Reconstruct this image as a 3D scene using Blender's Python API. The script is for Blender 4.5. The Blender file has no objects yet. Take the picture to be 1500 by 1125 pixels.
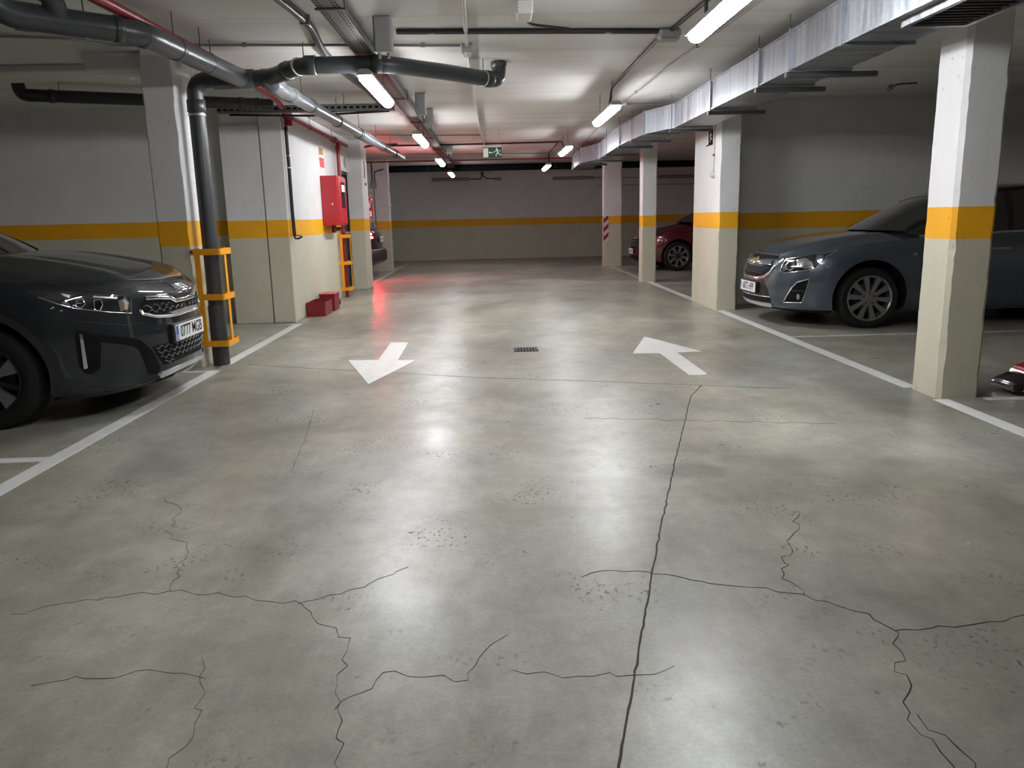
import bpy, bmesh, math, random
from mathutils import Vector, Matrix, geometry
from mathutils.bvhtree import BVHTree
PI = math.pi
rnd = random.Random(7)
SC = bpy.context.scene
COL = SC.collection

# ---------------------------------------------------------------- materials
def _mat(name):
    m = bpy.data.materials.new(name); m.use_nodes = True
    nt = m.node_tree
    b = nt.nodes['Principled BSDF']
    return m, nt, b

def N(nt, typ, **kw):
    n = nt.nodes.new(typ)
    for k, v in kw.items():
        if k.startswith('i_'):
            key = k[2:]
            n.inputs[int(key) if key.isdigit() else key.replace('_', ' ')].default_value = v
        else:
            setattr(n, k, v)
    return n

def rgba(c): return (c[0], c[1], c[2], 1.0)

def simple(name, col, rough=0.5, metal=0.0, coat=0.0, var=0.06, scale=6.0, bump=0.0, bscale=60.0, spec=0.5):
    """one colour with a slight procedural mottling"""
    m, nt, b = _mat(name)
    tc = N(nt, 'ShaderNodeTexCoord')
    nz = N(nt, 'ShaderNodeTexNoise', i_Scale=scale, i_Detail=4.0)
    nt.links.new(tc.outputs['Object'], nz.inputs['Vector'])
    mx = N(nt, 'ShaderNodeMix', data_type='RGBA')
    mx.inputs[6].default_value = rgba([max(0, x*(1-var)) for x in col])
    mx.inputs[7].default_value = rgba([min(1, x*(1+var)) for x in col])
    nt.links.new(nz.outputs['Fac'], mx.inputs[0])
    nt.links.new(mx.outputs[2], b.inputs['Base Color'])
    b.inputs['Roughness'].default_value = rough
    b.inputs['Metallic'].default_value = metal
    b.inputs['Coat Weight'].default_value = coat
    b.inputs['Coat Roughness'].default_value = 0.04
    b.inputs['Specular IOR Level'].default_value = spec
    if bump > 0:
        n2 = N(nt, 'ShaderNodeTexNoise', i_Scale=bscale, i_Detail=5.0)
        nt.links.new(tc.outputs['Object'], n2.inputs['Vector'])
        bp = N(nt, 'ShaderNodeBump', i_Strength=bump, i_Distance=0.01)
        nt.links.new(n2.outputs['Fac'], bp.inputs['Height'])
        nt.links.new(bp.outputs['Normal'], b.inputs['Normal'])
    return m

def emit(name, col, strength):
    m, nt, b = _mat(name)
    b.inputs['Base Color'].default_value = rgba(col)
    b.inputs['Emission Color'].default_value = rgba(col)
    b.inputs['Emission Strength'].default_value = strength
    b.inputs['Roughness'].default_value = 0.4
    return m

WHITE = (0.70, 0.695, 0.70); ORANGE = (0.84, 0.40, 0.006); BEIGE = (0.56, 0.535, 0.42)
def banded(name, z1, z2, white=WHITE, orange=ORANGE, beige=BEIGE, bump=0.12):
    """wall paint in three bands: beige dado, orange stripe, white above"""
    m, nt, b = _mat(name)
    gp = N(nt, 'ShaderNodeNewGeometry')
    sx = N(nt, 'ShaderNodeSeparateXYZ'); nt.links.new(gp.outputs['Position'], sx.inputs[0])
    wob = N(nt, 'ShaderNodeTexNoise', i_Scale=9.0, i_Detail=2.0)
    nt.links.new(gp.outputs['Position'], wob.inputs['Vector'])
    wm = N(nt, 'ShaderNodeMath', operation='MULTIPLY_ADD', i_1=0.008, i_2=-0.004)
    nt.links.new(wob.outputs['Fac'], wm.inputs[0])
    zz = N(nt, 'ShaderNodeMath', operation='ADD')
    nt.links.new(sx.outputs['Z'], zz.inputs[0]); nt.links.new(wm.outputs[0], zz.inputs[1])
    g1 = N(nt, 'ShaderNodeMath', operation='GREATER_THAN', i_1=z1); nt.links.new(zz.outputs[0], g1.inputs[0])
    g2 = N(nt, 'ShaderNodeMath', operation='GREATER_THAN', i_1=z2); nt.links.new(zz.outputs[0], g2.inputs[0])
    m1 = N(nt, 'ShaderNodeMix', data_type='RGBA'); m1.inputs[6].default_value = rgba(beige); m1.inputs[7].default_value = rgba(orange)
    nt.links.new(g1.outputs[0], m1.inputs[0])
    m2 = N(nt, 'ShaderNodeMix', data_type='RGBA'); m2.inputs[7].default_value = rgba(white)
    nt.links.new(g2.outputs[0], m2.inputs[0]); nt.links.new(m1.outputs[2], m2.inputs[6])
    # scuffs and grime
    nz = N(nt, 'ShaderNodeTexNoise', i_Scale=2.2, i_Detail=7.0, i_Roughness=0.65)
    nt.links.new(gp.outputs['Position'], nz.inputs['Vector'])
    cr = N(nt, 'ShaderNodeMapRange', i_1=0.3, i_2=0.75, i_3=0.90, i_4=1.04)
    nt.links.new(nz.outputs['Fac'], cr.inputs[0])
    sp = N(nt, 'ShaderNodeTexNoise', i_Scale=28.0, i_Detail=2.0)
    nt.links.new(gp.outputs['Position'], sp.inputs['Vector'])
    sr = N(nt, 'ShaderNodeMapRange', i_1=0.27, i_2=0.31, i_3=0.72, i_4=1.0)
    nt.links.new(sp.outputs['Fac'], sr.inputs[0])
    mm = N(nt, 'ShaderNodeMath', operation='MULTIPLY')
    nt.links.new(cr.outputs[0], mm.inputs[0]); nt.links.new(sr.outputs[0], mm.inputs[1])
    hv = N(nt, 'ShaderNodeVectorMath', operation='SCALE')
    nt.links.new(m2.outputs[2], hv.inputs[0]); nt.links.new(mm.outputs[0], hv.inputs['Scale'])
    nt.links.new(hv.outputs[0], b.inputs['Base Color'])
    b.inputs['Roughness'].default_value = 0.62
    bp = N(nt, 'ShaderNodeBump', i_Strength=bump, i_Distance=0.012)
    bn = N(nt, 'ShaderNodeTexNoise', i_Scale=14.0, i_Detail=8.0)
    nt.links.new(gp.outputs['Position'], bn.inputs['Vector'])
    nt.links.new(bn.outputs['Fac'], bp.inputs['Height']); nt.links.new(bp.outputs['Normal'], b.inputs['Normal'])
    return m

def floor_material():
    m, nt, b = _mat('polished_concrete')
    gp = N(nt, 'ShaderNodeNewGeometry'); P = gp.outputs['Position']
    L = nt.links.new
    def noise(scale, detail=6, rough=0.6, stretch=None, dist=0.0):
        n = N(nt, 'ShaderNodeTexNoise', i_Scale=scale, i_Detail=float(detail), i_Roughness=rough, i_Distortion=dist)
        if stretch:
            mp = N(nt, 'ShaderNodeMapping'); mp.inputs['Scale'].default_value = stretch
            L(P, mp.inputs['Vector']); L(mp.outputs[0], n.inputs['Vector'])
        else: L(P, n.inputs['Vector'])
        return n.outputs['Fac']
    def ramp(f, a, bb, lo, hi):
        r = N(nt, 'ShaderNodeMapRange', i_1=a, i_2=bb, i_3=lo, i_4=hi); L(f, r.inputs[0]); return r.outputs[0]
    def mul(x, y):
        r = N(nt, 'ShaderNodeMath', operation='MULTIPLY'); L(x, r.inputs[0]); L(y, r.inputs[1]); return r.outputs[0]
    cr = N(nt, 'ShaderNodeValToRGB')
    e = cr.color_ramp.elements
    e[0].position = 0.30; e[0].color = (0.225, 0.218, 0.188, 1)
    e[1].position = 0.72; e[1].color = (0.44, 0.436, 0.392, 1)
    k = cr.color_ramp.elements.new(0.5); k.color = (0.325, 0.319, 0.280, 1)
    L(noise(0.75, 9, 0.62, None, 0.6), cr.inputs[0])
    f = ramp(noise(5.0, 8, 0.7), 0.3, 0.75, 0.78, 1.18)
    f = mul(f, ramp(noise(2.1, 5, 0.6, (1, 0.35, 1)), 0.35, 0.7, 0.82, 1.12))
    f = mul(f, ramp(noise(70.0, 4, 0.65), 0.3, 0.7, 0.88, 1.10))
    f = mul(f, ramp(noise(16.0, 5, 0.7, (1, 0.5, 1)), 0.32, 0.7, 0.90, 1.08))
    # small dark chips, gathered in worn patches
    chips = ramp(noise(58.0, 2, 0.5, (1, 0.6, 1)), 0.585, 0.64, 0.0, 1.0)
    patch = ramp(noise(2.3, 4, 0.6), 0.535, 0.66, 0.0, 1.0)
    ch = mul(chips, patch)
    f = mul(f, ramp(ch, 0.0, 1.0, 1.0, 0.40))
    spots = ramp(noise(21.0, 3, 0.55), 0.70, 0.74, 0.0, 1.0)
    f = mul(f, ramp(spots, 0.0, 1.0, 1.0, 0.62))
    # the oil stains seen on the slab (centre x, y, half width, half length, depth)
    for (cx, cy, rx, ry, dk) in ((0.93, 3.66, 0.24, 0.14, 0.58), (1.05, 4.06, 0.26, 0.10, 0.80), (1.9, 3.2, 0.75, 0.5, 0.84), (-1.55, 4.6, 0.6, 0.28, 0.84), (2.0, 2.6, 0.5, 0.5, 0.9), (0.9, 2.4, 0.5, 0.4, 0.9)):
        mp = N(nt, 'ShaderNodeMapping'); mp.vector_type = 'TEXTURE'
        mp.inputs['Location'].default_value = (cx, cy, 0); mp.inputs['Scale'].default_value = (rx, ry, 1)
        wv = N(nt, 'ShaderNodeTexNoise', i_Scale=5.0, i_Detail=4.0); L(P, wv.inputs['Vector'])
        va = N(nt, 'ShaderNodeVectorMath', operation='MULTIPLY_ADD'); L(wv.outputs['Color'], va.inputs[0])
        va.inputs[1].default_value = (0.5*rx, 0.5*rx, 0); L(P, va.inputs[2])
        sb = N(nt, 'ShaderNodeVectorMath', operation='SUBTRACT'); L(va.outputs[0], sb.inputs[0]); sb.inputs[1].default_value = (0.25*rx, 0.25*rx, 0)
        L(sb.outputs[0], mp.inputs['Vector'])
        ln = N(nt, 'ShaderNodeVectorMath', operation='LENGTH'); L(mp.outputs[0], ln.inputs[0])
        f = mul(f, ramp(ln.outputs['Value'], 0.45, 1.15, dk, 1.0))
    hue = N(nt, 'ShaderNodeMix', data_type='RGBA'); hue.inputs[6].default_value = (1.03, 0.99, 0.905, 1); hue.inputs[7].default_value = (0.985, 1.0, 0.985, 1)
    L(ramp(noise(0.55, 5, 0.6, None, 0.8), 0.38, 0.62, 0.0, 1.0), hue.inputs[0])
    tint = N(nt, 'ShaderNodeVectorMath', operation='MULTIPLY'); L(cr.outputs[0], tint.inputs[0]); L(hue.outputs[2], tint.inputs[1])
    vs = N(nt, 'ShaderNodeVectorMath', operation='SCALE'); L(tint.outputs[0], vs.inputs[0]); L(f, vs.inputs['Scale'])
    L(vs.outputs[0], b.inputs['Base Color'])
    r = ramp(noise(1.3, 6, 0.65), 0.3, 0.7, 0.27, 0.42)
    r2 = N(nt, 'ShaderNodeMath', operation='MULTIPLY_ADD', i_1=0.30); L(ch, r2.inputs[0]); L(r, r2.inputs[2])
    L(r2.outputs[0], b.inputs['Roughness'])
    b.inputs['Specular IOR Level'].default_value = 0.55
    bp = N(nt, 'ShaderNodeBump', i_Strength=0.10, i_Distance=0.01)
    L(noise(9.0, 8, 0.65), bp.inputs['Height']); L(bp.outputs['Normal'], b.inputs['Normal'])
    return m

def ceiling_material():
    m, nt, b = _mat('ceiling_paint')
    gp = N(nt, 'ShaderNodeNewGeometry'); P = gp.outputs['Position']; L = nt.links.new
    mp = N(nt, 'ShaderNodeMapping'); mp.inputs['Scale'].default_value = (0.12, 1.6, 1); L(P, mp.inputs['Vector'])
    n = N(nt, 'ShaderNodeTexNoise', i_Scale=1.6, i_Detail=6.0); L(mp.outputs[0], n.inputs['Vector'])
    cr = N(nt, 'ShaderNodeValToRGB'); e = cr.color_ramp.elements
    e[0].position = 0.3; e[0].color = (0.56, 0.545, 0.52, 1); e[1].position = 0.7; e[1].color = (0.70, 0.685, 0.66, 1)
    L(n.outputs['Fac'], cr.inputs[0])
    # board marks of the slab running across the lane
    sx = N(nt, 'ShaderNodeSeparateXYZ'); L(P, sx.inputs[0])
    dv = N(nt, 'ShaderNodeMath', operation='PINGPONG', i_1=0.6); L(sx.outputs['Y'], dv.inputs[0])
    rg = N(nt, 'ShaderNodeMapRange', i_1=0.0, i_2=0.035, i_3=0.86, i_4=1.0); L(dv.outputs[0], rg.inputs[0])
    # a darker touched-up strip beside the cable run
    vs = N(nt, 'ShaderNodeVectorMath', operation='SCALE'); L(cr.outputs[0], vs.inputs[0]); L(rg.outputs[0], vs.inputs['Scale'])
    L(vs.outputs[0], b.inputs['Base Color']); b.inputs['Roughness'].default_value = 0.6
    bp = N(nt, 'ShaderNodeBump', i_Strength=0.25, i_Distance=0.02)
    n2 = N(nt, 'ShaderNodeTexNoise', i_Scale=3.0, i_Detail=5.0); L(mp.outputs[0], n2.inputs['Vector'])
    L(n2.outputs['Fac'], bp.inputs['Height']); L(bp.outputs['Normal'], b.inputs['Normal'])
    return m

def galvanised():
    m, nt, b = _mat('galvanised_sheet')
    gp = N(nt, 'ShaderNodeNewGeometry'); P = gp.outputs['Position']; L = nt.links.new
    mp = N(nt, 'ShaderNodeMapping'); mp.inputs['Scale'].default_value = (1, 6, 0.4); L(P, mp.inputs['Vector'])
    n = N(nt, 'ShaderNodeTexNoise', i_Scale=3.0, i_Detail=5.0); L(mp.outputs[0], n.inputs['Vector'])
    v = N(nt, 'ShaderNodeTexVoronoi', i_Scale=35.0); L(P, v.inputs['Vector'])
    cr = N(nt, 'ShaderNodeValToRGB'); e = cr.color_ramp.elements
    e[0].position = 0.3; e[0].color = (0.22, 0.235, 0.26, 1); e[1].position = 0.75; e[1].color = (0.42, 0.44, 0.475, 1)
    ad = N(nt, 'ShaderNodeMath', operation='MULTIPLY_ADD', i_1=0.12); L(v.outputs['Distance'], ad.inputs[0]); L(n.outputs['Fac'], ad.inputs[2])
    L(ad.outputs[0], cr.inputs[0]); L(cr.outputs[0], b.inputs['Base Color'])
    b.inputs['Metallic'].default_value = 0.85
    rr = N(nt, 'ShaderNodeMapRange', i_1=0.3, i_2=0.7, i_3=0.34, i_4=0.52); L(n.outputs['Fac'], rr.inputs[0]); L(rr.outputs[0], b.inputs['Roughness'])
    bp = N(nt, 'ShaderNodeBump', i_Strength=0.18, i_Distance=0.02); L(n.outputs['Fac'], bp.inputs['Height']); L(bp.outputs['Normal'], b.inputs['Normal'])
    return m

M = dict(
    floor=floor_material(), ceiling=ceiling_material(), galv=galvanised(),
    band_r=banded('band_paint_right', 1.032, 1.232), band_l=banded('band_paint_left', 1.050, 1.262),
    band_wl=banded('band_paint_left_bay', 1.083, 1.270), band_wr=banded('band_paint_right_bay', 1.000, 1.212),
    band_b=banded('band_paint_back', 0.985, 1.200), band_p3=banded('band_paint_far', 1.005, 1.200),
    line=simple('road_paint', (0.66, 0.66, 0.64), 0.45, var=0.18, scale=14, bump=0.1),
    line_dim=simple('road_paint_worn', (0.50, 0.50, 0.48), 0.5, var=0.25, scale=10),
    pvc=simple('grey_pvc', (0.047, 0.050, 0.055), 0.33, var=0.2, scale=5),
    pvc_dark=simple('dark_pvc', (0.018, 0.019, 0.021), 0.35, var=0.2),
    pvc_pale=simple('pale_grey_pvc', (0.17, 0.18, 0.195), 0.3, var=0.2, scale=8),
    steel=simple('zinc_steel', (0.55, 0.56, 0.58), 0.35, 0.9, var=0.1),
    darksteel=simple('dark_steel', (0.10, 0.10, 0.105), 0.5, 0.6, var=0.1),
    traygrey=simple('grey_tray', (0.15, 0.148, 0.146), 0.5, 0.0, var=0.1),
    boxgrey=simple('grey_plastic_box', (0.30, 0.30, 0.295), 0.5, var=0.08),
    boxwhite=simple('white_plastic_box', (0.62, 0.61, 0.58), 0.5, var=0.05),
    conduit=simple('grey_conduit', (0.22, 0.215, 0.21), 0.45, var=0.1),
    conduit_w=simple('painted_conduit', (0.45, 0.43, 0.41), 0.5, var=0.1),
    cable=simple('black_conduit', (0.014, 0.014, 0.015), 0.4, var=0.1),
    redpipe=simple('red_pipe_paint', (0.24, 0.007, 0.013), 0.4, var=0.15, scale=9),
    redcab=simple('red_enamel', (0.47, 0.012, 0.024), 0.35, coat=0.3, var=0.06),
    redbox=simple('red_sand_box_paint', (0.21, 0.007, 0.014), 0.45, var=0.12),
    yellow=simple('yellow_guard_paint', (0.80, 0.33, 0.010), 0.42, var=0.12, scale=12),
    black=simple('black_plastic', (0.010, 0.010, 0.011), 0.45, var=0.1),
    blackgloss=simple('gloss_black', (0.006, 0.006, 0.007), 0.12, coat=0.6, var=0.05),
    slotblack=simple('recess_black', (0.004, 0.004, 0.0045), 0.6, var=0.1, spec=0.15),
    blackmatte=simple('matt_black', (0.008, 0.008, 0.008), 0.85, var=0.1, spec=0.2),
    cladding=simple('textured_cladding', (0.016, 0.017, 0.018), 0.55, var=0.12, bump=0.1, bscale=300),
    rubber=simple('tyre_rubber', (0.011, 0.011, 0.011), 0.75, var=0.15, scale=30, spec=0.3),
    chrome=simple('chrome', (0.80, 0.81, 0.83), 0.10, 1.0, var=0.03),
    satin=simple('satin_silver', (0.62, 0.63, 0.66), 0.28, 0.8, var=0.05),
    alloy=simple('grey_alloy', (0.30, 0.305, 0.315), 0.30, 0.75, var=0.06),
    alloydark=simple('dark_alloy', (0.02, 0.02, 0.022), 0.35, 0.4, var=0.06),
    plate=simple('plate_white', (0.80, 0.80, 0.80), 0.4, var=0.02),
    plateblue=simple('plate_blue', (0.03, 0.12, 0.42), 0.4, var=0.05),
    ink=simple('plate_ink', (0.012, 0.012, 0.014), 0.5, var=0.02),
    lampglass=simple('lamp_reflector', (0.55, 0.56, 0.58), 0.12, 0.9, var=0.25, scale=25),
    lampdark=simple('dark_lamp', (0.022, 0.024, 0.028), 0.06, 0.2, coat=1.0, var=0.3, scale=18),
    gold=simple('gold_badge', (0.75, 0.60, 0.22), 0.2, 0.8, var=0.05),
    tint=simple('tinted_glass', (0.012, 0.014, 0.015), 0.04, 0.0, coat=1.0, var=0.1, spec=0.9),
    kia=simple('dark_grey_car_paint', (0.0105, 0.0130, 0.0170), 0.5, 0.0, coat=1.0, var=0.04, scale=3, spec=0.15),
    cruze=simple('blue_grey_car_paint', (0.085, 0.105, 0.138), 0.27, 0.5, coat=1.0, var=0.04, scale=3),
    redcar=simple('dark_red_car_paint', (0.10, 0.003, 0.006), 0.25, 0.3, coat=1.0, var=0.04, scale=3),
    blackcar=simple('charcoal_car_paint', (0.014, 0.013, 0.016), 0.28, 0.3, coat=1.0, var=0.04, scale=3),
    redglass=simple('red_lens', (0.25, 0.004, 0.006), 0.1, coat=1.0, var=0.1),
    crack=simple('crack_dark', (0.070, 0.065, 0.055), 0.95, var=0.25, spec=0.0),
    joint=simple('sawn_joint', (0.095, 0.092, 0.080), 0.9, var=0.3, spec=0.0),
    green=simple('sign_green', (0.006, 0.055, 0.026), 0.4, var=0.05),
    signwhite=simple('sign_white', (0.78, 0.80, 0.74), 0.45, var=0.03),
    signpale=simple('sign_pale_green', (0.66, 0.72, 0.58), 0.45, var=0.03),
    signred=simple('sign_red', (0.60, 0.012, 0.020), 0.45, var=0.03),
    door=simple('dark_door_paint', (0.030, 0.034, 0.036), 0.4, var=0.1),
    tube=emit('lit_diffuser', (0.965, 0.98, 1.0), 1.0), tube_mid=emit('lit_diffuser_mid', (0.97, 0.98, 1.0), 1.0), tube_weak=emit('lit_diffuser_weak', (0.98, 0.97, 1.0), 1.0), tube_far=emit('lit_diffuser_dim', (0.98, 0.97, 1.0), 1.0),
    taillit=emit('lit_brake_lamp', (1.0, 0.10, 0.12), 1.0),
    sandfill=simple('sand', (0.05, 0.035, 0.025), 0.95, var=0.3, scale=50),
    bluelab=simple('white_label', (0.70, 0.68, 0.72), 0.5, var=0.1, scale=40),
)

# ---------------------------------------------------------------- geometry helpers
def link(o, parent=None):
    COL.objects.link(o)
    if parent is not None: o.parent = parent
    return o

def obj(name, bm, mat=None, parent=None, smooth=False, ang=40):
    me = bpy.data.meshes.new(name)
    bmesh.ops.recalc_face_normals(bm, faces=bm.faces)
    bm.to_mesh(me); bm.free()
    o = bpy.data.objects.new(name, me); link(o, parent)
    mats = mat if isinstance(mat, (list, tuple)) else [mat]
    for x in mats:
        if x is not None: me.materials.append(M[x] if isinstance(x, str) else x)
    if smooth:
        me.shade_smooth(); me.set_sharp_from_angle(angle=math.radians(ang))
    return o

def tag(o, label=None, cat=None, group=None, kind=None):
    if label: o['label'] = label
    if cat: o['category'] = cat
    if group: o['group'] = group
    if kind: o['kind'] = kind
    return o

def struct(o):
    o['kind'] = 'structure'; return o

def thing(name, label, cat, loc=(0, 0, 0), rz=0.0, group=None):
    o = bpy.data.objects.new(name, None); o.empty_display_size = 0.1
    link(o); o.location = loc; o.rotation_euler = (0, 0, rz)
    return tag(o, label, cat, group)

def copy_tree(o, parent=None):
    c = o.copy(); COL.objects.link(c)
    if parent is not None: c.parent = parent
    for ch in list(o.children): copy_tree(ch, c)
    return c

def box(bm, lo, hi, bev=0.0, mi=0, seg=1):
    r = bmesh.ops.create_cube(bm, size=1.0)
    vs = r['verts']
    for v in vs:
        v.co = Vector([lo[i] + (v.co[i] + 0.5) * (hi[i] - lo[i]) for i in range(3)])
    fs = set(f for v in vs for f in v.link_faces)
    for f in fs: f.material_index = mi
    if bev > 0:
        es = list(set(e for v in vs for e in v.link_edges))
        r2 = bmesh.ops.bevel(bm, geom=es, offset=bev, segments=seg, profile=0.5, affect='EDGES')
        for f in r2['faces']: f.material_index = mi
    return vs

def bxo(name, lo, hi, mat, parent=None, bev=0.0):
    bm = bmesh.new(); box(bm, lo, hi, bev); return obj(name, bm, mat, parent)

def prism(bm, pts, d, mi=0):
    """extrude a planar polygon of 3D points along the vector d"""
    a = [bm.verts.new(p) for p in pts]; b = [bm.verts.new(Vector(p) + Vector(d)) for p in pts]
    n = len(pts)
    fs = [bm.faces.new(a), bm.faces.new(b[::-1])]
    for i in range(n): fs.append(bm.faces.new((a[i], b[i], b[(i+1) % n], a[(i+1) % n])))
    for f in fs: f.material_index = mi
    return fs

def fillet(pts, r, n=6):
    pts = [Vector(p) for p in pts]; out = [pts[0]]
    for i in range(1, len(pts)-1):
        p, a, b = pts[i], pts[i-1], pts[i+1]
        d1 = (a-p); d2 = (b-p); l = min(r, d1.length*0.48, d2.length*0.48)
        s, e = p + d1.normalized()*l, p + d2.normalized()*l
        for k in range(n+1):
            t = k/n
            out.append(s*(1-t)**2 + p*2*t*(1-t) + e*t*t)
    out.append(pts[-1]); return out

def tube(bm, pts, r, seg=12, cap=True, mi=0):
    pts = [Vector(p) for p in pts]; n = len(pts); rings = []
    rr = r if isinstance(r, (list, tuple)) else [r]*n
    t0 = (pts[1]-pts[0]).normalized()
    up = Vector((0, 0, 1)) if abs(t0.z) < 0.9 else Vector((0, 1, 0))
    x = t0.cross(up).normalized(); y = x.cross(t0)
    for i in range(n):
        t = ((pts[min(i+1, n-1)] - pts[max(i-1, 0)])).normalized()
        x = (x - t*x.dot(t)).normalized(); y = t.cross(x)
        rings.append([bm.verts.new(pts[i] + (x*math.cos(2*PI*k/seg) + y*math.sin(2*PI*k/seg))*rr[i]) for k in range(seg)])
    fs = []
    for i in range(n-1):
        for k in range(seg):
            fs.append(bm.faces.new((rings[i][k], rings[i][(k+1) % seg], rings[i+1][(k+1) % seg], rings[i+1][k])))
    if cap:
        fs.append(bm.faces.new(rings[0][::-1])); fs.append(bm.faces.new(rings[-1]))
    for f in fs: f.material_index = mi
    return rings

def lathe(bm, prof, axis_o, axis, seg=48, mi=0, closed=False):
    """revolve (radius, offset along axis) pairs about an axis"""
    ax = Vector(axis).normalized(); o = Vector(axis_o)
    u = ax.orthogonal().normalized(); w = ax.cross(u)
    rings = []
    for (r, h) in prof:
        rings.append([bm.verts.new(o + ax*h + (u*math.cos(2*PI*k/seg) + w*math.sin(2*PI*k/seg))*r) for k in range(seg)])
    m = len(prof)
    for i in range(m if closed else m-1):
        a, b = rings[i], rings[(i+1) % m]
        for k in range(seg):
            bm.faces.new((a[k], a[(k+1) % seg], b[(k+1) % seg], b[k])).material_index = mi
    if not closed:
        for rg, rv in ((rings[0], True), (rings[-1], False)):
            if (Vector(rg[0].co)-Vector(rg[seg//2].co)).length > 1e-5:
                bm.faces.new(rg[::-1] if rv else rg).material_index = mi
    return rings

def tubeo(name, pts, r, mat, parent=None, seg=12, fil=0.0):
    bm = bmesh.new()
    tube(bm, fillet(pts, fil) if fil > 0 else pts, r, seg)
    return obj(name, bm, mat, parent, smooth=True, ang=50)

def collar(name, p, d, r, w, mat, parent, seg=20):
    """a sleeve of width w round a pipe at p"""
    d = Vector(d).normalized(); p = Vector(p); bm = bmesh.new()
    tube(bm, [p-d*w/2, p-d*w/2+d*0.002, p+d*w/2-d*0.002, p+d*w/2], [r*0.97, r, r, r*0.97], seg)
    return obj(name, bm, mat, parent, smooth=True, ang=50)

def text_bm(s, size, extrude=0.001, sx=1.0):
    cu = bpy.data.curves.new('glyphs', 'FONT'); cu.body = s; cu.size = size; cu.extrude = extrude
    cu.align_x = 'CENTER'; cu.align_y = 'CENTER'; cu.offset = size*0.012
    o = bpy.data.objects.new('glyphs', cu); COL.objects.link(o)
    dg = bpy.context.evaluated_depsgraph_get(); dg.update()
    me = o.evaluated_get(dg).to_mesh(); bm = bmesh.new(); bm.from_mesh(me)
    o.evaluated_get(dg).to_mesh_clear(); bpy.data.objects.remove(o); bpy.data.curves.remove(cu)
    for v in bm.verts: v.co.x *= sx
    return bm

def place(bm, origin, xdir, ydir):
    x = Vector(xdir).normalized(); y = Vector(ydir).normalized(); z = x.cross(y); o = Vector(origin)
    for v in bm.verts: v.co = o + x*v.co.x + y*v.co.y + z*v.co.z
    return bm
# ---------------------------------------------------------------- setting
CZ = 2.63
def sbox(name, lo, hi, mat, bev=0.0):
    return struct(bxo(name, lo, hi, mat, None, bev))
sbox('floor', (-7.8, -6.2, -0.12), (8.8, 24.6, 0.0), 'floor')
sbox('ceiling', (-7.8, -6.2, CZ), (8.8, 24.6, CZ+0.15), 'ceiling')
sbox('wall_back', (-7.8, 24.4, 0.0), (8.8, 24.6, CZ), 'band_b')
sbox('wall_front', (-7.8, -6.2, 0.0), (8.8, -6.0, CZ), 'band_r')
sbox('wall_left', (-7.8, -6.0, 0.0), (-7.6, 24.4, CZ), 'band_l')
sbox('wall_right', (8.6, -6.0, 0.0), (8.8, 24.4, CZ), 'band_r')
sbox('wall_left_bay', (-7.6, 10.17, 0.0), (-3.05, 10.36, CZ), 'band_wl')
sbox('wall_right_bay', (3.05, 10.70, 0.0), (8.6, 10.88, CZ), 'band_wr')
# the stair lobby: lane-side wall with a door recess, and its return walls
bm = bmesh.new()
box(bm, (-2.66, 10.02, 0), (-2.46, 13.62, CZ), 0.006)
box(bm, (-2.66, 13.62, 2.06), (-2.46, 14.58, CZ))
box(bm, (-2.66, 13.62, 0), (-2.60, 14.58, 2.06))
struct(obj('wall_lobby', bm, 'band_l'))
sbox('wall_lobby_return', (-7.6, 15.02, 0), (-2.66, 15.2, CZ), 'band_l')
bm = bmesh.new()
box(bm, (-2.52, 14.58, 0), (-2.245, 15.22, CZ), 0.008)
tag(obj('concrete_pillar', bm, 'band_l'), 'narrow white pier with orange band between the lobby door and the dark parked car', 'pillar', 'striped concrete pillars')
# door in the recess
d = struct(thing('door_1', None, None, (-2.555, 13.64, 0)))
bxo('door_leaf', (-0.03, 0.05, 0.005), (0.005, 0.89, 2.02), 'door', d, 0.003)
bxo('door_frame', (-0.045, 0.0, 0), (0.05, 0.05, 2.05), 'black', d); bxo('door_frame', (-0.045, 0.89, 0), (0.05, 0.935, 2.05), 'black', d)
bxo('door_frame', (-0.045, 0.05, 2.02), (0.05, 0.89, 2.05), 'black', d)
tubeo('push_bar', [(0.005, 0.12, 1.03), (0.075, 0.12, 1.03), (0.075, 0.82, 1.03), (0.005, 0.82, 1.03)], 0.014, 'steel', d, 10, 0.03)
bxo('door_closer', (0.005, 0.12, 1.90), (0.05, 0.36, 1.96), 'darksteel', d, 0.005)

def pillar(lo, hi, mat, label, bev=0.01, rough=True):
    """square column; its near arrises are chipped and a little wavy"""
    bm = bmesh.new(); x0, y0 = lo; x1, y1 = hi; n = 60; rings = []
    r = random.Random(int(x0*1000+y0*77))
    off = [[0.0]*4 for _ in range(n+1)]
    for k in range(4):
        w = 0
        for i in range(n+1):
            w = 0.75*w + r.uniform(-0.004, 0.004)
            if r.random() < 0.10: w -= 0.006
            off[i][k] = w
    for i in range(n+1):
        z = CZ*i/n; ring = []
        for k, (cx, cy, sx, sy) in enumerate(((x0, y0, 1, 1), (x1, y0, -1, 1), (x1, y1, -1, -1), (x0, y1, 1, -1))):
            b = bev + (abs(off[i][k]) if rough else 0)
            a1 = Vector((cx + sx*0.0, cy + sy*b, z)); a2 = Vector((cx + sx*b, cy + sy*0.0, z))
            ring += [a1, a2] if k in (0, 2) else [a2, a1]
        rings.append([bm.verts.new(p) for p in ring])
    for i in range(n):
        for k in range(8):
            bm.faces.new((rings[i][k], rings[i][(k+1) % 8], rings[i+1][(k+1) % 8], rings[i+1][k]))
    bm.faces.new(rings[0][::-1]); bm.faces.new(rings[-1])
    o = obj('concrete_pillar', bm, mat)
    return tag(o, label, 'pillar', 'striped concrete pillars')

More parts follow.
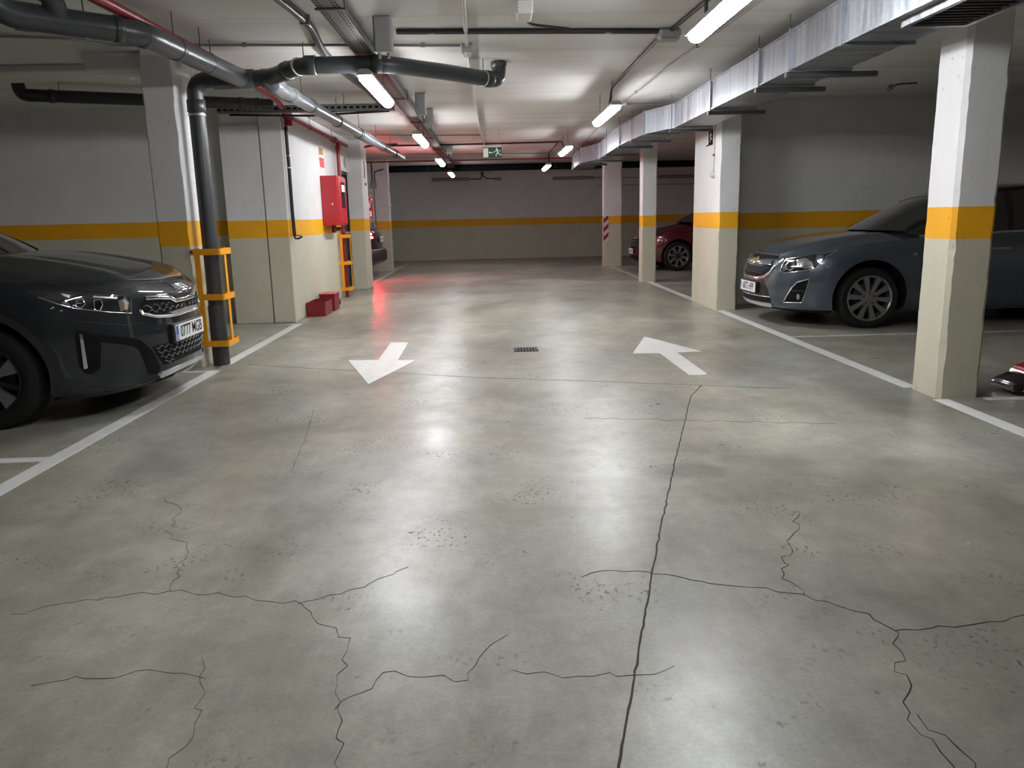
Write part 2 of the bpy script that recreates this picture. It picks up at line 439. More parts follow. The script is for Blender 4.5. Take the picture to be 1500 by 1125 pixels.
p1 = pillar((2.905, 4.985), (3.185, 5.325), 'band_r', 'nearest striped concrete pillar on the right, with a chipped front edge', 0.024)
p2 = pillar((2.865, 10.05), (3.125, 11.30), 'band_r', 'striped concrete pillar carrying a small exit sign, in front of the blue-grey car')
p3 = pillar((2.775, 14.66), (3.045, 14.92), 'band_p3', 'striped concrete pillar right in front of the dark red car')
p4 = pillar((2.765, 19.48), (3.20, 19.80), 'band_p3', 'farthest striped pillar on the right, with red and white hazard tape')
p5 = pillar((-2.82, 6.92), (-2.55, 7.32), 'band_l', 'striped concrete pillar beside the nose of the dark grey car and the yellow pipe guard')
p6 = pillar((-2.90, 19.66), (-2.415, 20.0), 'band_p3', 'far left striped pillar with a grey junction box on its face')
# the wide pillar at the lobby corner: two shafts with an open joint
bm = bmesh.new()
box(bm, (-3.20, 9.94, 0), (-2.735, 10.20, 2.37), 0.006); box(bm, (-3.20, 9.99, 2.37), (-2.735, 10.20, CZ))
box(bm, (-2.722, 9.93, 0), (-2.455, 10.20, CZ), 0.008); box(bm, (-2.74, 9.99, 0), (-2.72, 10.2, CZ))
tag(obj('concrete_pillar', bm, 'band_l'), 'wide striped pillar with a vertical open joint at the corner of the white lobby', 'pillar', 'striped concrete pillars')
# capital and shallow beams over the left bays
sbox('trim_1', (-3.30, 7.0, 2.50), (-2.50, 7.40, CZ), 'ceiling', 0.01)
sbox('trim_2', (-7.6, 7.45, 2.57), (-3.30, 8.0, CZ), 'ceiling', 0.01)

# ---------------------------------------------------------------- floor markings
def flat(name, pts, mat, z=0.0025, label=None, cat=None, group=None):
    bm = bmesh.new(); prism(bm, [(x, y, 0.0) for x, y in pts], (0, 0, z))
    o = obj(name, bm, mat); return tag(o, label, cat, group)
def strip(x0, y0, x1, y1, label, mat='line', grp='painted bay lines', z=0.0025):
    return flat('bay_line', [(x0, y0), (x1, y0), (x1, y1), (x0, y1)], mat, z, label, 'floor line', grp)
strip(-2.445, -3.0, -2.343, 6.73, 'long white lane line on the left, passing the nose of the dark grey car')
strip(-2.445, 7.02, -2.343, 9.76, 'white floor line between the guarded pipe and the lobby corner')
strip(-2.42, 15.25, -2.33, 24.0, 'far left white floor line running past the dark parked car', 'line_dim')
strip(2.868, -3.0, 2.968, 4.97, 'white lane line on the right floor ending at the nearest pillar')
strip(2.868, 5.34, 2.968, 10.04, 'white lane line on the right floor in front of the blue-grey car')
strip(2.868, 11.32, 2.968, 14.64, 'white lane line on the right floor in front of the dark red car')
strip(2.868, 14.94, 2.968, 19.47, 'far right white lane line between the two farthest pillars', 'line_dim')
strip(-7.0, 4.15, -2.45, 4.235, 'white cross line on the left floor nearest the camera')
strip(-6.5, 6.66, -2.45, 6.73, 'white cross line under the dark grey car by its pillar', 'line_dim')
strip(-3.3, 9.72, -2.45, 9.77, 'thin white cross line at the foot of the wide lobby pillar', 'line_dim')
strip(2.975, 7.70, 8.0, 7.76, 'thin white cross line beside the blue-grey car', 'line_dim')
strip(3.2, 4.90, 8.0, 4.975, 'white cross line at the foot of the nearest right pillar', 'line_dim')
strip(2.975, 14.20, 7.5, 14.27, 'white cross line on the floor beside the dark red car', 'line_dim')
AR = 'painted lane arrows'
flat('painted_arrow', [(-0.965, 5.97), (-0.69, 6.97), (-0.855, 7.0), (-0.865, 8.04), (-1.045, 8.05), (-1.035, 7.03), (-1.31, 7.07)], 'line', 0.003,
     'white floor arrow on the left half of the lane pointing towards the camera', 'floor arrow', AR)
flat('painted_arrow', [(1.555, 8.01), (1.26, 7.02), (1.50, 6.99), (1.515, 5.98), (1.66, 5.98), (1.66, 7.0), (1.885, 7.03)], 'line', 0.003,
     'white floor arrow on the right half of the lane pointing away from the camera', 'floor arrow', AR)

def crack(pts, w, label, name='floor_crack', mat='crack', jit=0.018, seed=1, cat='crack', z=0.0012):
    r = random.Random(seed); bm = bmesh.new()
    runs = pts if isinstance(pts[0][0], (tuple, list)) else [pts]
    for run in runs:
        P = []
        for a, b in zip(run[:-1], run[1:]):
            L = math.hypot(b[0]-a[0], b[1]-a[1]); n = max(2, int(L/0.035))
            for i in range(n):
                t = i/n; j = jit if 0 < i else jit*0.4
                P.append((a[0]+(b[0]-a[0])*t + r.uniform(-j, j), a[1]+(b[1]-a[1])*t + r.uniform(-j, j)))
        P.append(run[-1])
        prev = None
        for i, p in enumerate(P):
            q = P[min(i+1, len(P)-1)]; o = P[max(i-1, 0)]
            dx, dy = q[0]-o[0], q[1]-o[1]; l = math.hypot(dx, dy) or 1
            ww = w*(r.uniform(0.25, 1.1) if jit > 0.004 else r.uniform(0.75, 1.1))*0.5
            cur = (bm.verts.new((p[0]-dy/l*ww, p[1]+dx/l*ww, z)), bm.verts.new((p[0]+dy/l*ww, p[1]-dx/l*ww, z)))
            if prev: bm.faces.new((prev[0], prev[1], cur[1], cur[0]))
            prev = cur
    bm.normal_update(); bmesh.ops.solidify(bm, geom=list(bm.faces), thickness=0.0008)
    return tag(obj(name, bm, mat), label, cat, 'marks in the slab')
crack([(0.20, 1.2), (0.26, 1.58), (0.55, 2.62), (0.86, 3.67), (1.35, 5.27), (1.51, 5.60)], 0.007, 'long straight sawn floor joint running away from the camera on the right', 'floor_joint', 'joint', 0.003, 2, 'floor joint')
crack([(-2.2, 7.0), (-1.41, 6.65), (-0.13, 6.12), (0.56, 5.92), (1.66, 5.55), (2.1, 5.42)], 0.007, 'sawn joint crossing the lane just in front of the two arrows', 'floor_joint', 'joint', 0.006, 3, 'floor joint')
crack([[(1.26, 3.09), (1.09, 2.75), (0.97, 2.48), (1.0, 2.37), (1.14, 2.23), (1.17, 2.12), (1.13, 1.97), (1.07, 1.91), (1.08, 1.85), (1.01, 1.73), (1.01, 1.58), (1.0, 1.4)],
       [(1.17, 2.12), (1.36, 2.13), (1.52, 2.15), (1.61, 2.19)], [(0.28, 2.55), (0.36, 2.60), (0.55, 2.56), (0.80, 2.45), (1.0, 2.37)], [(1.03, 1.72), (1.06, 1.6), (1.04, 1.5)]],
      0.0036, 'long branching floor crack at the lower right of the picture', seed=5)
crack([[(-1.54, 3.5), (-1.40, 3.36), (-1.36, 3.09), (-1.22, 2.94), (-1.15, 2.63), (-1.13, 2.55), (-0.96, 2.52), (-0.81, 2.46), (-0.66, 2.42), (-0.60, 2.33), (-0.45, 2.19), (-0.45, 1.96), (-0.43, 1.83), (-0.38, 1.61), (-0.37, 1.4)],
       [(-0.66, 2.42), (-0.47, 2.53), (-0.33, 2.68)], [(-1.13, 2.55), (-1.4, 2.5), (-1.6, 2.42)]],
      0.0022, 'branching floor crack at the lower left of the picture', seed=6)
crack([[(-0.87, 2.12), (-0.80, 1.95), (-0.78, 1.80), (-0.78, 1.6)], [(-1.3, 2.0), (-1.0, 2.05), (-0.82, 2.0)]], 0.0018, 'short hairline floor crack nearest the lower left corner', seed=7)
crack([[(-0.43, 1.83), (-0.33, 2.0), (-0.16, 1.97), (-0.09, 1.94), (-0.04, 2.12), (0.02, 2.18)], [(0.03, 1.99), (0.21, 1.95), (0.36, 1.94), (0.48, 1.98)]], 0.0018, 'hairline floor crack crossing to the sawn joint at the bottom middle', seed=8)
crack([(-1.21, 5.19), (-1.09, 4.36), (-1.04, 3.86)], 0.0022, 'faint straight crack in the floor in front of the left arrow', jit=0.006, seed=9)
crack([(0.55, 4.75), (1.2, 4.62), (2.0, 4.45)], 0.003, 'hairline floor crack across the lane beyond the dark oil stain', seed=10)

# floor drain
d = thing('floor_drain', 'small black floor drain grate in the middle of the lane between the arrows', 'drain', (0.31, 7.39, 0))
bm = bmesh.new()
for lo, hi in (((-0.115, -0.10, 0), (-0.095, 0.10, 0.006)), ((0.095, -0.10, 0), (0.115, 0.10, 0.006)), ((-0.095, -0.10, 0), (0.095, -0.085, 0.006)), ((-0.095, 0.085, 0), (0.095, 0.10, 0.006))): box(bm, lo, hi)
obj('frame', bm, 'black', d)
bm = bmesh.new(); box(bm, (-0.095, -0.085, 0), (0.095, 0.085, 0.002))
obj('sump', bm, 'blackmatte', d)
bm = bmesh.new()
for i in range(7): box(bm, (-0.09+i*0.028, -0.085, 0.001), (-0.078+i*0.028, 0.085, 0.005))
obj('grate', bm, 'darksteel', d)

# ---------------------------------------------------------------- strip lights
LIGHTS = []
EM = 30.0
M['tube'].node_tree.nodes['Principled BSDF'].inputs['Emission Strength'].default_value = EM
for k_, f_ in (('tube_mid', 0.55), ('tube_far', 0.25), ('tube_weak', 0.10)): M[k_].node_tree.nodes['Principled BSDF'].inputs['Emission Strength'].default_value = EM*f_  # lamps far off and behind the camera weakened to darken those parts
def strip_light(x, y, label, z=2.322, L=1.50):
    t = thing('strip_light', label, 'ceiling light', (x, y, z), 0, 'ceiling strip lights')
    h = L/2
    bm = bmesh.new()   # housing: shallow trough
    pr = [(-0.060, 0.020), (0.060, 0.020), (0.050, 0.055), (0.030, 0.066), (-0.030, 0.066), (-0.050, 0.055)]
    prism(bm, [(a, -h-0.02, b) for a, b in pr], (0, L+0.04, 0)); obj('housing', bm, 'boxgrey', t)
    bm = bmesh.new()   # glowing diffuser with rounded ends
    prof = []
    n = 10
    for i in range(n+1):
        a = PI*i/n; prof.append((0.054*math.cos(a), 0.018 - 0.052*math.sin(a)**0.8))
    secs = [(-h, 0.25), (-h+0.012, 0.7), (-h+0.04, 1.0), (h-0.04, 1.0), (h-0.012, 0.7), (h, 0.25)]
    rings = [[bm.verts.new((px*(0.55+0.45*s), yy, 0.018+(pz-0.018)*s)) for px, pz in prof] for yy, s in secs]
    for a, b in zip(rings[:-1], rings[1:]):
        for k in range(n): bm.faces.new((a[k], a[k+1], b[k+1], b[k]))
        bm.faces.new((a[n], a[0], b[0], b[n]))
    bm.faces.new(rings[0]); bm.faces.new(rings[-1][::-1])
    obj('diffuser', bm, 'tube_weak' if y < 1 else 'tube_mid' if y < 3 else 'tube' if y < 13 else ('tube_mid' if y < 18 else 'tube_far'), t, True, 60)
    for s in (-1, 1):
        tubeo('hanger_rod', [(0, s*h*0.62, 0.064), (0, s*h*0.62, CZ-z)], 0.004, 'darksteel', t, 6)
    return t
for i, (y, lb) in enumerate(((-1.9, None), (2.72, None), (7.33, 'lit strip light under the left cable tray nearest the camera'), (11.83, 'second lit strip light along the left cable tray'), (16.4, 'third lit strip light along the left cable tray, small and distant'), (21.0, 'farthest lit strip light of the left row'))):
    strip_light(-0.945, y, lb or ('lit strip light of the left row above the camera' if i else 'lit strip light of the left row behind the camera'))
for i, (y, lb) in enumerate(((-4.7, None), (0.0, None), (4.63, 'large lit strip light nearest the camera on the right'), (9.35, 'second lit strip light of the right row, below a bent black conduit'), (14.2, 'third lit strip light of the right row, small and distant'), (18.9, 'farthest lit strip light of the right row'))):
    strip_light(1.345, y, lb or ('lit strip light of the right row above the camera' if i else 'lit strip light of the right row behind the camera'))
# ---------------------------------------------------------------- pipes
def rod(parent, x, y, z0, r=0.004): return tubeo('hanger_rod', [(x, y, z0), (x, y, CZ)], r, 'darksteel', parent, 6)
def clamp(parent, p, d, r, mat='steel', w=0.018): return collar('pipe_clamp', p, d, r+0.006, w, mat, parent)

t = thing('drain_pipe', 'dark grey plastic drain pipe dropping to the floor inside the near yellow guard', 'pipe', (-2.43, 7.04, 0))
def L_(p): return (p[0]+2.43, p[1]-7.04, p[2])
hz = [(-2.43, 7.04, 2.41), (-2.17, 7.05, 2.41), (-1.80, 7.05, 2.415), (-1.48, 6.76, 2.455), (-1.16, 6.79, 2.46), (-0.83, 6.77, 2.46), (-0.36, 7.18, 2.46), (0.12, 7.69, 2.46), (0.125, 7.70, 2.63)]
tubeo('pipe_run', [L_((-2.43, 7.04, 0.0))] + [L_(p) for p in hz], 0.066, 'pvc', t, 24, 0.13)
for (p, d, w, r) in (((-2.43, 7.04, 2.20), (0, 0, 1), 0.10, 0.075), ((-2.10, 7.05, 2.41), (1, 0, 0), 0.34, 0.078), ((-1.84, 7.05, 2.413), (1, 0, 0), 0.06, 0.076), ((-1.40, 6.765, 2.457), (1, 0, 0), 0.09, 0.075), ((-1.62, 6.885, 2.437), (0.32, -0.29, 0.04), 0.06, 0.075), ((-0.86, 6.77, 2.46), (1, 0, 0), 0.08, 0.073), ((0.02, 7.585, 2.46), (0.48, 0.51, 0), 0.07, 0.074), ((0.125, 7.70, 2.60), (0, 0, 1), 0.05, 0.075)):
    collar('coupling', L_(p), d, r, w, 'pvc', t, 24)
for (p, d) in (((-2.43, 7.04, 2.13), (0, 0, 1)), ((-1.50, 6.79, 2.452), (0.32, -0.29, 0.04)), ((-0.02, 7.545, 2.46), (0.48, 0.51, 0))): clamp(t, L_(p), d, 0.066)
bm = bmesh.new(); lathe(bm, [(0.070, 0.0), (0.072, 0.01), (0.072, 0.52), (0.069, 0.53)], (0, 0, 0), (0, 0, 1), 24)
obj('sleeve', bm, simple('scuffed_sleeve', (0.045, 0.045, 0.047), 0.6, var=0.75, scale=32), t, True)
for x, y in ((-1.45, 6.77), (-0.02, 7.55)): rod(t, x+2.43, y-7.04, 2.52)

t = thing('branch_pipe', 'grey waste pipe with a curved end running in from the top left corner', 'pipe', (-2.66, 4.77, 0))
def L2(p): return (p[0]+2.66, p[1]-4.77, p[2])
tubeo('pipe_run', [L2(p) for p in ((-2.70, 4.72, 2.63), (-2.68, 4.75, 2.40), (-2.52, 4.93, 2.40), (-2.22, 5.20, 2.40), (-2.12, 5.36, 2.40), (-2.08, 6.0, 2.40), (-2.03, 6.98, 2.41))], 0.074, 'pvc', t, 24, 0.2)
for (p, d, w, r) in (((-2.60, 4.89, 2.405), (0.24, 0.22, 0), 0.10, 0.078), ((-2.22, 5.20, 2.40), (0.3, 0.26, 0), 0.05, 0.079), ((-2.14, 5.36, 2.40), (0.05, 0.3, 0), 0.06, 0.079), ((-2.095, 5.78, 2.40), (0.04, 0.64, 0), 0.05, 0.078)):
    collar('coupling', L2(p), d, r, w, 'pvc', t, 24)
bm = bmesh.new(); tube(bm, [L2((-2.44, 4.84, 2.63)), L2((-2.44, 4.86, 2.56)), L2((-2.45, 4.98, 2.41))], [0.062, 0.062, 0.06], 20); obj('inlet_stub', bm, 'pvc', t, True)
collar('stub_collar', L2((-2.44, 4.88, 2.53)), (0, 0.4, -1), 0.070, 0.08, 'pvc', t)
clamp(t, L2((-2.36, 5.085, 2.40)), (0.3, 0.25, 0), 0.07, 'steel', 0.02); clamp(t, L2((-2.065, 6.3, 2.403)), (0.05, 0.98, 0), 0.07, 'pvc_dark', 0.03)
rod(t, -2.36+2.66, 5.085-4.77, 2.47); rod(t, -2.07+2.66, 6.2-4.77, 2.47); rod(t, -2.09+2.66, 5.75-4.77, 2.47)

t = thing('drain_pipe', 'pale grey jointed pipe running away along the ceiling above the lobby wall', 'pipe', (-1.80, 7.1, 0))
tubeo('pipe_run', [(0.0, 0, 2.37), (0.07, 3.0, 2.37), (0.19, 8.4, 2.37)], 0.062, 'pvc_pale', t, 20)
for k, (y, w, m_) in enumerate(((0.12, 0.30, 'pvc_pale'), (0.62, 0.16, 'pvc_pale'), (1.3, 0.05, 'pvc'), (2.6, 0.10, 'pvc'), (3.9, 0.06, 'pvc'), (4.5, 0.9, 'pvc_pale'), (6.0, 0.10, 'pvc'), (7.4, 0.5, 'pvc'))):
    collar('coupling', (0.0225*y+0.002, y, 2.37), (0.0225, 1, 0), 0.070, w, m_, t)
for y in (1.0, 2.6, 4.0, 5.4, 6.9): rod(t, 0.0225*y, y, 2.43)

t = thing('drain_pipe', 'black pipe high on the left behind the pillar, ending in an elbow', 'pipe', (-4.50, 8.20, 0))
def L4(k): return (2.16*k, 0.98*k, 2.495)
tubeo('pipe_run', [(-0.02, 0, 2.63), (0, 0, 2.495), L4(0.1), L4(1.0)], 0.060, 'pvc_dark', t, 20, 0.10)
for k in (0.11, 0.86, 0.93): collar('coupling', L4(k), (2.16, 0.98, 0), 0.067, 0.05, 'pvc_dark', t)
rod(t, L4(0.14)[0], L4(0.14)[1], 2.54)

t = thing('black_cross_band', 'thick round black band crossing under the ceiling before the far wall', 'pipe', (0, 21.9, 0))  # black round band across the lane, close under the ceiling
tubeo('pipe_run', [(-7.5, 0, 2.555), (0, 0, 2.54), (8.5, 0, 2.525)], 0.086, 'blackmatte', t, 18)
for x in (-5, -1.6, 1.8, 5.2): collar('pipe_clamp', (x, 0, 2.54), (1, 0, 0), 0.09, 0.03, 'pvc_dark', t)

t = thing('sprinkler_pipe', 'red fire pipe running back along the left edge of the ceiling to the hose cabinet', 'fire pipe', (-2.18, 3.6, 0))
def L3(p): return (p[0]+2.18, p[1]-3.6, p[2])
tubeo('pipe_run', [L3(p) for p in ((-2.24, 3.6, 2.50), (-2.18, 4.95, 2.50), (-2.12, 7.0, 2.50), (-2.22, 8.9, 2.50), (-2.38, 10.05, 2.47), (-2.385, 14.0, 2.47))], 0.030, 'redpipe', t, 14, 0.2)
tubeo('second_run', [L3(p) for p in ((-2.34, 3.6, 2.53), (-2.28, 4.95, 2.53), (-2.21, 7.0, 2.53))], 0.020, 'redpipe', t, 10)
bm = bmesh.new(); tube(bm, [L3((-2.38, 10.0, 2.55)), L3((-2.38, 10.0, 2.36))], 0.048, 14); obj('tee_fitting', bm, 'redpipe', t, True)
for y in (9.93, 10.10, 12.9): collar('grooved_coupling', L3((-2.38, y, 2.47)), (0, 1, 0), 0.046, 0.05, 'redpipe', t)
tubeo('riser', [L3((-2.385, 13.18, 2.47)), L3((-2.385, 13.18, 0.0))], 0.030, 'redpipe', t, 14)
for z in (2.38, 1.05, 0.28): collar('riser_collar', L3((-2.385, 13.18, z)), (0, 0, 1), 0.040, 0.05, 'redpipe', t)
for p in ((-2.13, 6.6, 2.52), (-2.385, 11.2, 2.49), (-2.385, 12.7, 2.49)): 
    rod(t, *L3(p)[:2], p[2]); clamp(t, L3((p[0], p[1], 2.495 if p[1] < 8 else 2.47)), (0, 1, 0), 0.031, 'darksteel')

t = thing('fire_pipe', 'thin dark red pipe crossing the ceiling in front of the thick black band', 'fire pipe', (0, 19.2, 0))
tubeo('pipe_run', [(-7.4, 0, 2.56), (2.0, 0, 2.55)], 0.018, 'redpipe', t, 10)
for x in (-2.4, -1.4, 0.2): rod(t, x, 0, 2.57)

t = thing('vertical_hose', 'black hose pipe down the near corner of the white lobby wall', 'hose', (-2.42, 10.02, 0))
tubeo('hose_run', [(0, 0, 2.36), (0.002, 0.01, 1.9), (-0.004, 0.02, 1.4), (0.0, 0.03, 1.06)], 0.022, 'black', t, 12, 0.1)
for z in (2.02, 1.88): collar('hose_clip', (0.0, 0.012, z), (0, 0, 1), 0.026, 0.016, 'steel', t)
tubeo('tap', [(0.0, 0.03, 1.08), (0.0, 0.03, 1.03), (0.05, 0.04, 1.03), (0.09, 0.04, 1.055)], 0.012, 'black', t, 8, 0.02)
bxo('tap_handle', (0.03, 0.0, 1.06), (0.075, 0.07, 1.072), 'darksteel', t)

# ---------------------------------------------------------------- yellow guards
def guard(loc, label, path, bars, zs, hmat='yellow'):
    t = thing('pipe_guard', label, 'pipe guard', loc, 0, 'yellow pipe guards')
    for z in zs:
        bm = bmesh.new()
        pts = fillet([(x, y, z) for x, y in path], 0.02, 3)
        prev = None
        for i, p in enumerate(pts):
            q = pts[min(i+1, len(pts)-1)]; o = pts[max(i-1, 0)]; d = (q-o).normalized(); nn = Vector((d.y, -d.x, 0))
            cur = [bm.verts.new(p + nn*a + Vector((0, 0, b))) for a, b in ((0, -0.026), (0.006, -0.026), (0.006, 0.026), (0, 0.026))]
            if prev:
                for k in range(4): bm.faces.new((prev[k], prev[(k+1) % 4], cur[(k+1) % 4], cur[k]))
            else: bm.faces.new(cur[::-1])
            prev = cur
        bm.faces.new(prev); obj('hoop', bm, hmat, t)
    for (x0, y0, x1, y1) in bars:
        bxo('upright', (x0, y0, zs[0]-0.03), (x1, y1, zs[-1]+0.03), hmat, t, 0.002)
    return t
g = guard((-2.55, 7.04, 0), 'yellow steel guard around the dark grey drain pipe by the dark grey car', [(0.0, -0.15), (0.25, -0.15), (0.25, 0.13), (0.0, 0.13)], [(0.025, -0.149, 0.075, -0.142), (0.243, -0.05, 0.249, 0.0), (0.025, 0.123, 0.075, 0.129)], (0.21, 0.615, 1.0))
for z in (1.0, 0.21):
    bm = bmesh.new(); lathe(bm, [(0.0, 0.0), (0.014, 0.0), (0.014, 0.012), (0.0, 0.012)], (0.010, -0.156, z), (0, -1, 0), 8); obj('bolt', bm, 'darksteel', g)
guard((-2.46, 13.18, 0), 'yellow steel guard around the red standpipe below the hose cabinet', [(0.0, -0.13), (0.175, -0.13), (0.175, 0.13), (0.0, 0.13)], [(0.03, -0.129, 0.075, -0.122), (0.168, 0.0, 0.174, 0.05)], (0.14, 0.56, 0.99))

# ---------------------------------------------------------------- lobby wall fittings
t = thing('hose_cabinet', 'red fire hose cabinet fixed to the white lobby wall', 'fire cabinet', (-2.46, 12.0, 0))
bxo('body', (0.0, 0.0, 1.17), (0.245, 0.66, 1.885), 'redcab', t, 0.008)
bxo('cabinet_door', (0.245, 0.02, 1.19), (0.257, 0.64, 1.865), 'redcab', t, 0.004)
bm = bmesh.new(); box(bm, (0.2575, 0.22, 1.42), (0.261, 0.52, 1.80)); obj('window', bm, 'blackgloss', t)
bm = bmesh.new(); box(bm, (0.2615, 0.25, 1.66), (0.263, 0.49, 1.76)); obj('notice', bm, 'signwhite', t)
bm = bmesh.new(); lathe(bm, [(0, 0), (0.012, 0), (0.012, 0.006), (0, 0.006)], (0.16, 0.0, 1.48), (0, -1, 0), 12); obj('lock', bm, 'chrome', t)
bm = bmesh.new(); tube(bm, [(0.07, 0.45, 1.17), (0.07, 0.45, 1.06)], 0.035, 12); obj('valve', bm, 'redpipe', t, True)
bm = bmesh.new(); tube(bm, [(0.08, 0.50, 1.11), (0.17, 0.50, 1.11)], 0.03, 12); obj('valve_wheel', bm, 'darksteel', t, True)

def sand_box(x0, y0, x1, y1, h, label, fill):
    t = thing('sand_box', label, 'fire bucket', ((x0+x1)/2, (y0+y1)/2, 0), 0, 'red boxes by the lobby wall')
    a, b = (x1-x0)/2, (y1-y0)/2; w = 0.008
    bm = bmesh.new()
    def ring(z, g, s): return [bm.verts.new(((px)*(a*s-g), (py)*(b*s-g), z)) for px, py in ((-1, -1), (1, -1), (1, 1), (-1, 1))]
    o0, o1, i1, i0 = ring(0, 0, 0.97), ring(h, 0, 1), ring(h, w, 1), ring(0.02, w, 0.97)
    bm.faces.new(o0[::-1]); bm.faces.new(i0)
    for p, q in ((o0, o1), (o1, i1), (i1, i0)):
        for k in range(4): bm.faces.new((p[k], p[(k+1) % 4], q[(k+1) % 4], q[k]))
    obj('bin', bm, 'redbox', t)
    bxo('contents', (-a*0.96+w, -b*0.96+w, 0.021), (a*0.96-w, b*0.96-w, h*fill), 'sandfill', t)
    bm = bmesh.new(); box(bm, (-a-0.006, -b-0.006, h-0.012), (a+0.006, -b, h+0.002)); obj('rim', bm, 'redbox', t)
    return t
sand_box(-2.445, 10.50, -2.20, 10.98, 0.185, 'open red sand box on the floor against the lobby wall, nearest the camera', 0.55)
t = sand_box(-2.40, 11.10, -2.19, 11.46, 0.235, 'taller red sand box with a pale lid behind the open red box', 0.8)
bm = bmesh.new(); box(bm, (-0.112, -0.187, 0.236), (0.112, 0.187, 0.246), 0.003); obj('lid', bm, simple('faded_red_lid', (0.52, 0.10, 0.11), 0.5, var=0.2), t)
bm = bmesh.new(); lathe(bm, [(0.0, 0), (0.045, 0), (0.04, 0.07), (0.0, 0.075)], (-2.33, 12.05, 0), (0, 0, 1), 14)
tag(obj('door_stop', bm, 'black', None, True), 'small black lump on the floor at the foot of the lobby wall', 'door stop')

# signs on the lobby wall
def lobby_sign(y0, z0, y1, z1, label, name='wall_sign', x=-2.46):
    t = thing(name, label, 'sign', (x, y0, z0)); bxo('panel', (0.0005, 0, 0), (0.006, y1-y0, z1-z0), 'signwhite', t); return t
t = lobby_sign(12.02, 1.98, 12.36, 2.33, 'white and red fire hose sign on the lobby wall above the red cabinet')
bm = bmesh.new(); box(bm, (0.0065, 0.01, 0.03), (0.0085, 0.33, 0.17)); obj('red_field', bm, 'signred', t)
bm = bmesh.new(); box(bm, (0.0065, 0.06, 0.21), (0.0085, 0.28, 0.31)); obj('pictogram', bm, 'gold', t)
bm = bmesh.new(); box(bm, (0.0065, 0.02, 0.20), (0.0085, 0.045, 0.33)); obj('red_edge', bm, 'signred', t)
def running_man(t, org, xd, yd, s, mat='signwhite', name='running_figure'):
    """the escape pictogram: a running person, as strokes"""
    bm = bmesh.new()
    def stroke(a, b, w):
        a, b = Vector((*a, 0)), Vector((*b, 0)); d = (b-a).normalized(); n = Vector((-d.y, d.x, 0))*w/2
        prism(bm, [a-n, b-n*0.8, b+n*0.8, a+n], (0, 0, 0.04))
    hd = [(0.02+0.11*math.cos(2*PI*k/14), 0.82+0.11*math.sin(2*PI*k/14), 0) for k in range(14)]; prism(bm, hd, (0, 0, 0.04))
    stroke((0.05, 0.70), (0.16, 0.30), 0.20); stroke((0.06, 0.66), (-0.26, 0.52), 0.09); stroke((-0.26, 0.52), (-0.30, 0.34), 0.08)
    stroke((0.10, 0.66), (0.40, 0.60), 0.09); stroke((0.40, 0.60), (0.48, 0.42), 0.08)
    stroke((0.16, 0.34), (-0.08, 0.16), 0.12); stroke((-0.08, 0.16), (-0.06, -0.14), 0.10); stroke((0.18, 0.32), (0.42, 0.10), 0.12); stroke((0.42, 0.10), (0.66, 0.12), 0.10)
    for v in bm.verts: v.co = Vector((v.co.x*s, v.co.y*s, v.co.z*0.04))
    place(bm, org, xd, yd); return obj(name, bm, mat, t)
t = lobby_sign(13.80, 2.10, 14.20, 2.32, 'white sign with a dark running figure above the lobby door')
running_man(t, (0.0065, 0.17, 0.055), (0, 1, 0), (0, 0, 1), 0.15, 'ink')
bm = bmesh.new(); box(bm, (0.0065, 0.28, 0.02), (0.0085, 0.38, 0.2)); obj('doorway_symbol', bm, 'ink', t)
t = thing('wall_sign', 'narrow dark strip sign on the lane face of the white pier', 'sign', (-2.245, 14.85, 0))
bxo('panel', (-0.002, 0, 1.98), (0.008, 0.10, 2.28), simple('brown_strip', (0.10, 0.06, 0.06), 0.5), t); bm = bmesh.new(); box(bm, (0.0005, 0.03, 1.85), (0.02, 0.08, 1.90)); obj('knob', bm, 'darksteel', t)

# extinguisher on the far face of the pier
t = thing('fire_extinguisher', 'red fire extinguisher hung on the pier beside the dark parked car', 'fire extinguisher', (-2.30, 15.31, 0))
bm = bmesh.new(); lathe(bm, [(0.0, 1.27), (0.068, 1.27), (0.074, 1.285), (0.074, 1.585), (0.066, 1.62), (0.04, 1.645), (0.022, 1.655), (0.022, 1.68), (0.0, 1.68)], (0.035, 0, 0), (0, 0, 1), 24); obj('cylinder', bm, 'redcab', t, True)
bm = bmesh.new(); box(bm, (0.01, -0.016, 1.68), (0.06, 0.016, 1.70), 0.004); obj('valve', bm, 'darksteel', t)
tubeo('handle', [(0.035, 0, 1.70), (0.06, 0.0, 1.735), (0.11, 0, 1.72)], 0.009, 'black', t, 8, 0.02)
tubeo('hose', [(0.02, -0.01, 1.69), (-0.03, -0.04, 1.66), (-0.055, -0.05, 1.5), (-0.05, -0.05, 1.33)], 0.010, 'black', t, 8, 0.04)
bm = bmesh.new()
n = 8
va = [bm.verts.new((0.035+0.0755*math.sin(-0.5+1.1*k/n), -0.0755*math.cos(-0.5+1.1*k/n), z)) for z in (1.46, 1.55) for k in range(n+1)]
for k in range(n): bm.faces.new((va[k], va[k+1], va[k+n+2], va[k+n+1]))
obj('label_sticker', bm, 'bluelab', t, True)
bxo('wall_bracket', (-0.06, -0.092, 1.36), (0.05, -0.07, 1.52), 'black', t)
bm = bmesh.new(); box(bm, (0.055, -0.085, 1.30), (0.10, -0.07, 1.40)); obj('inspection_tag', bm, 'signwhite', t)

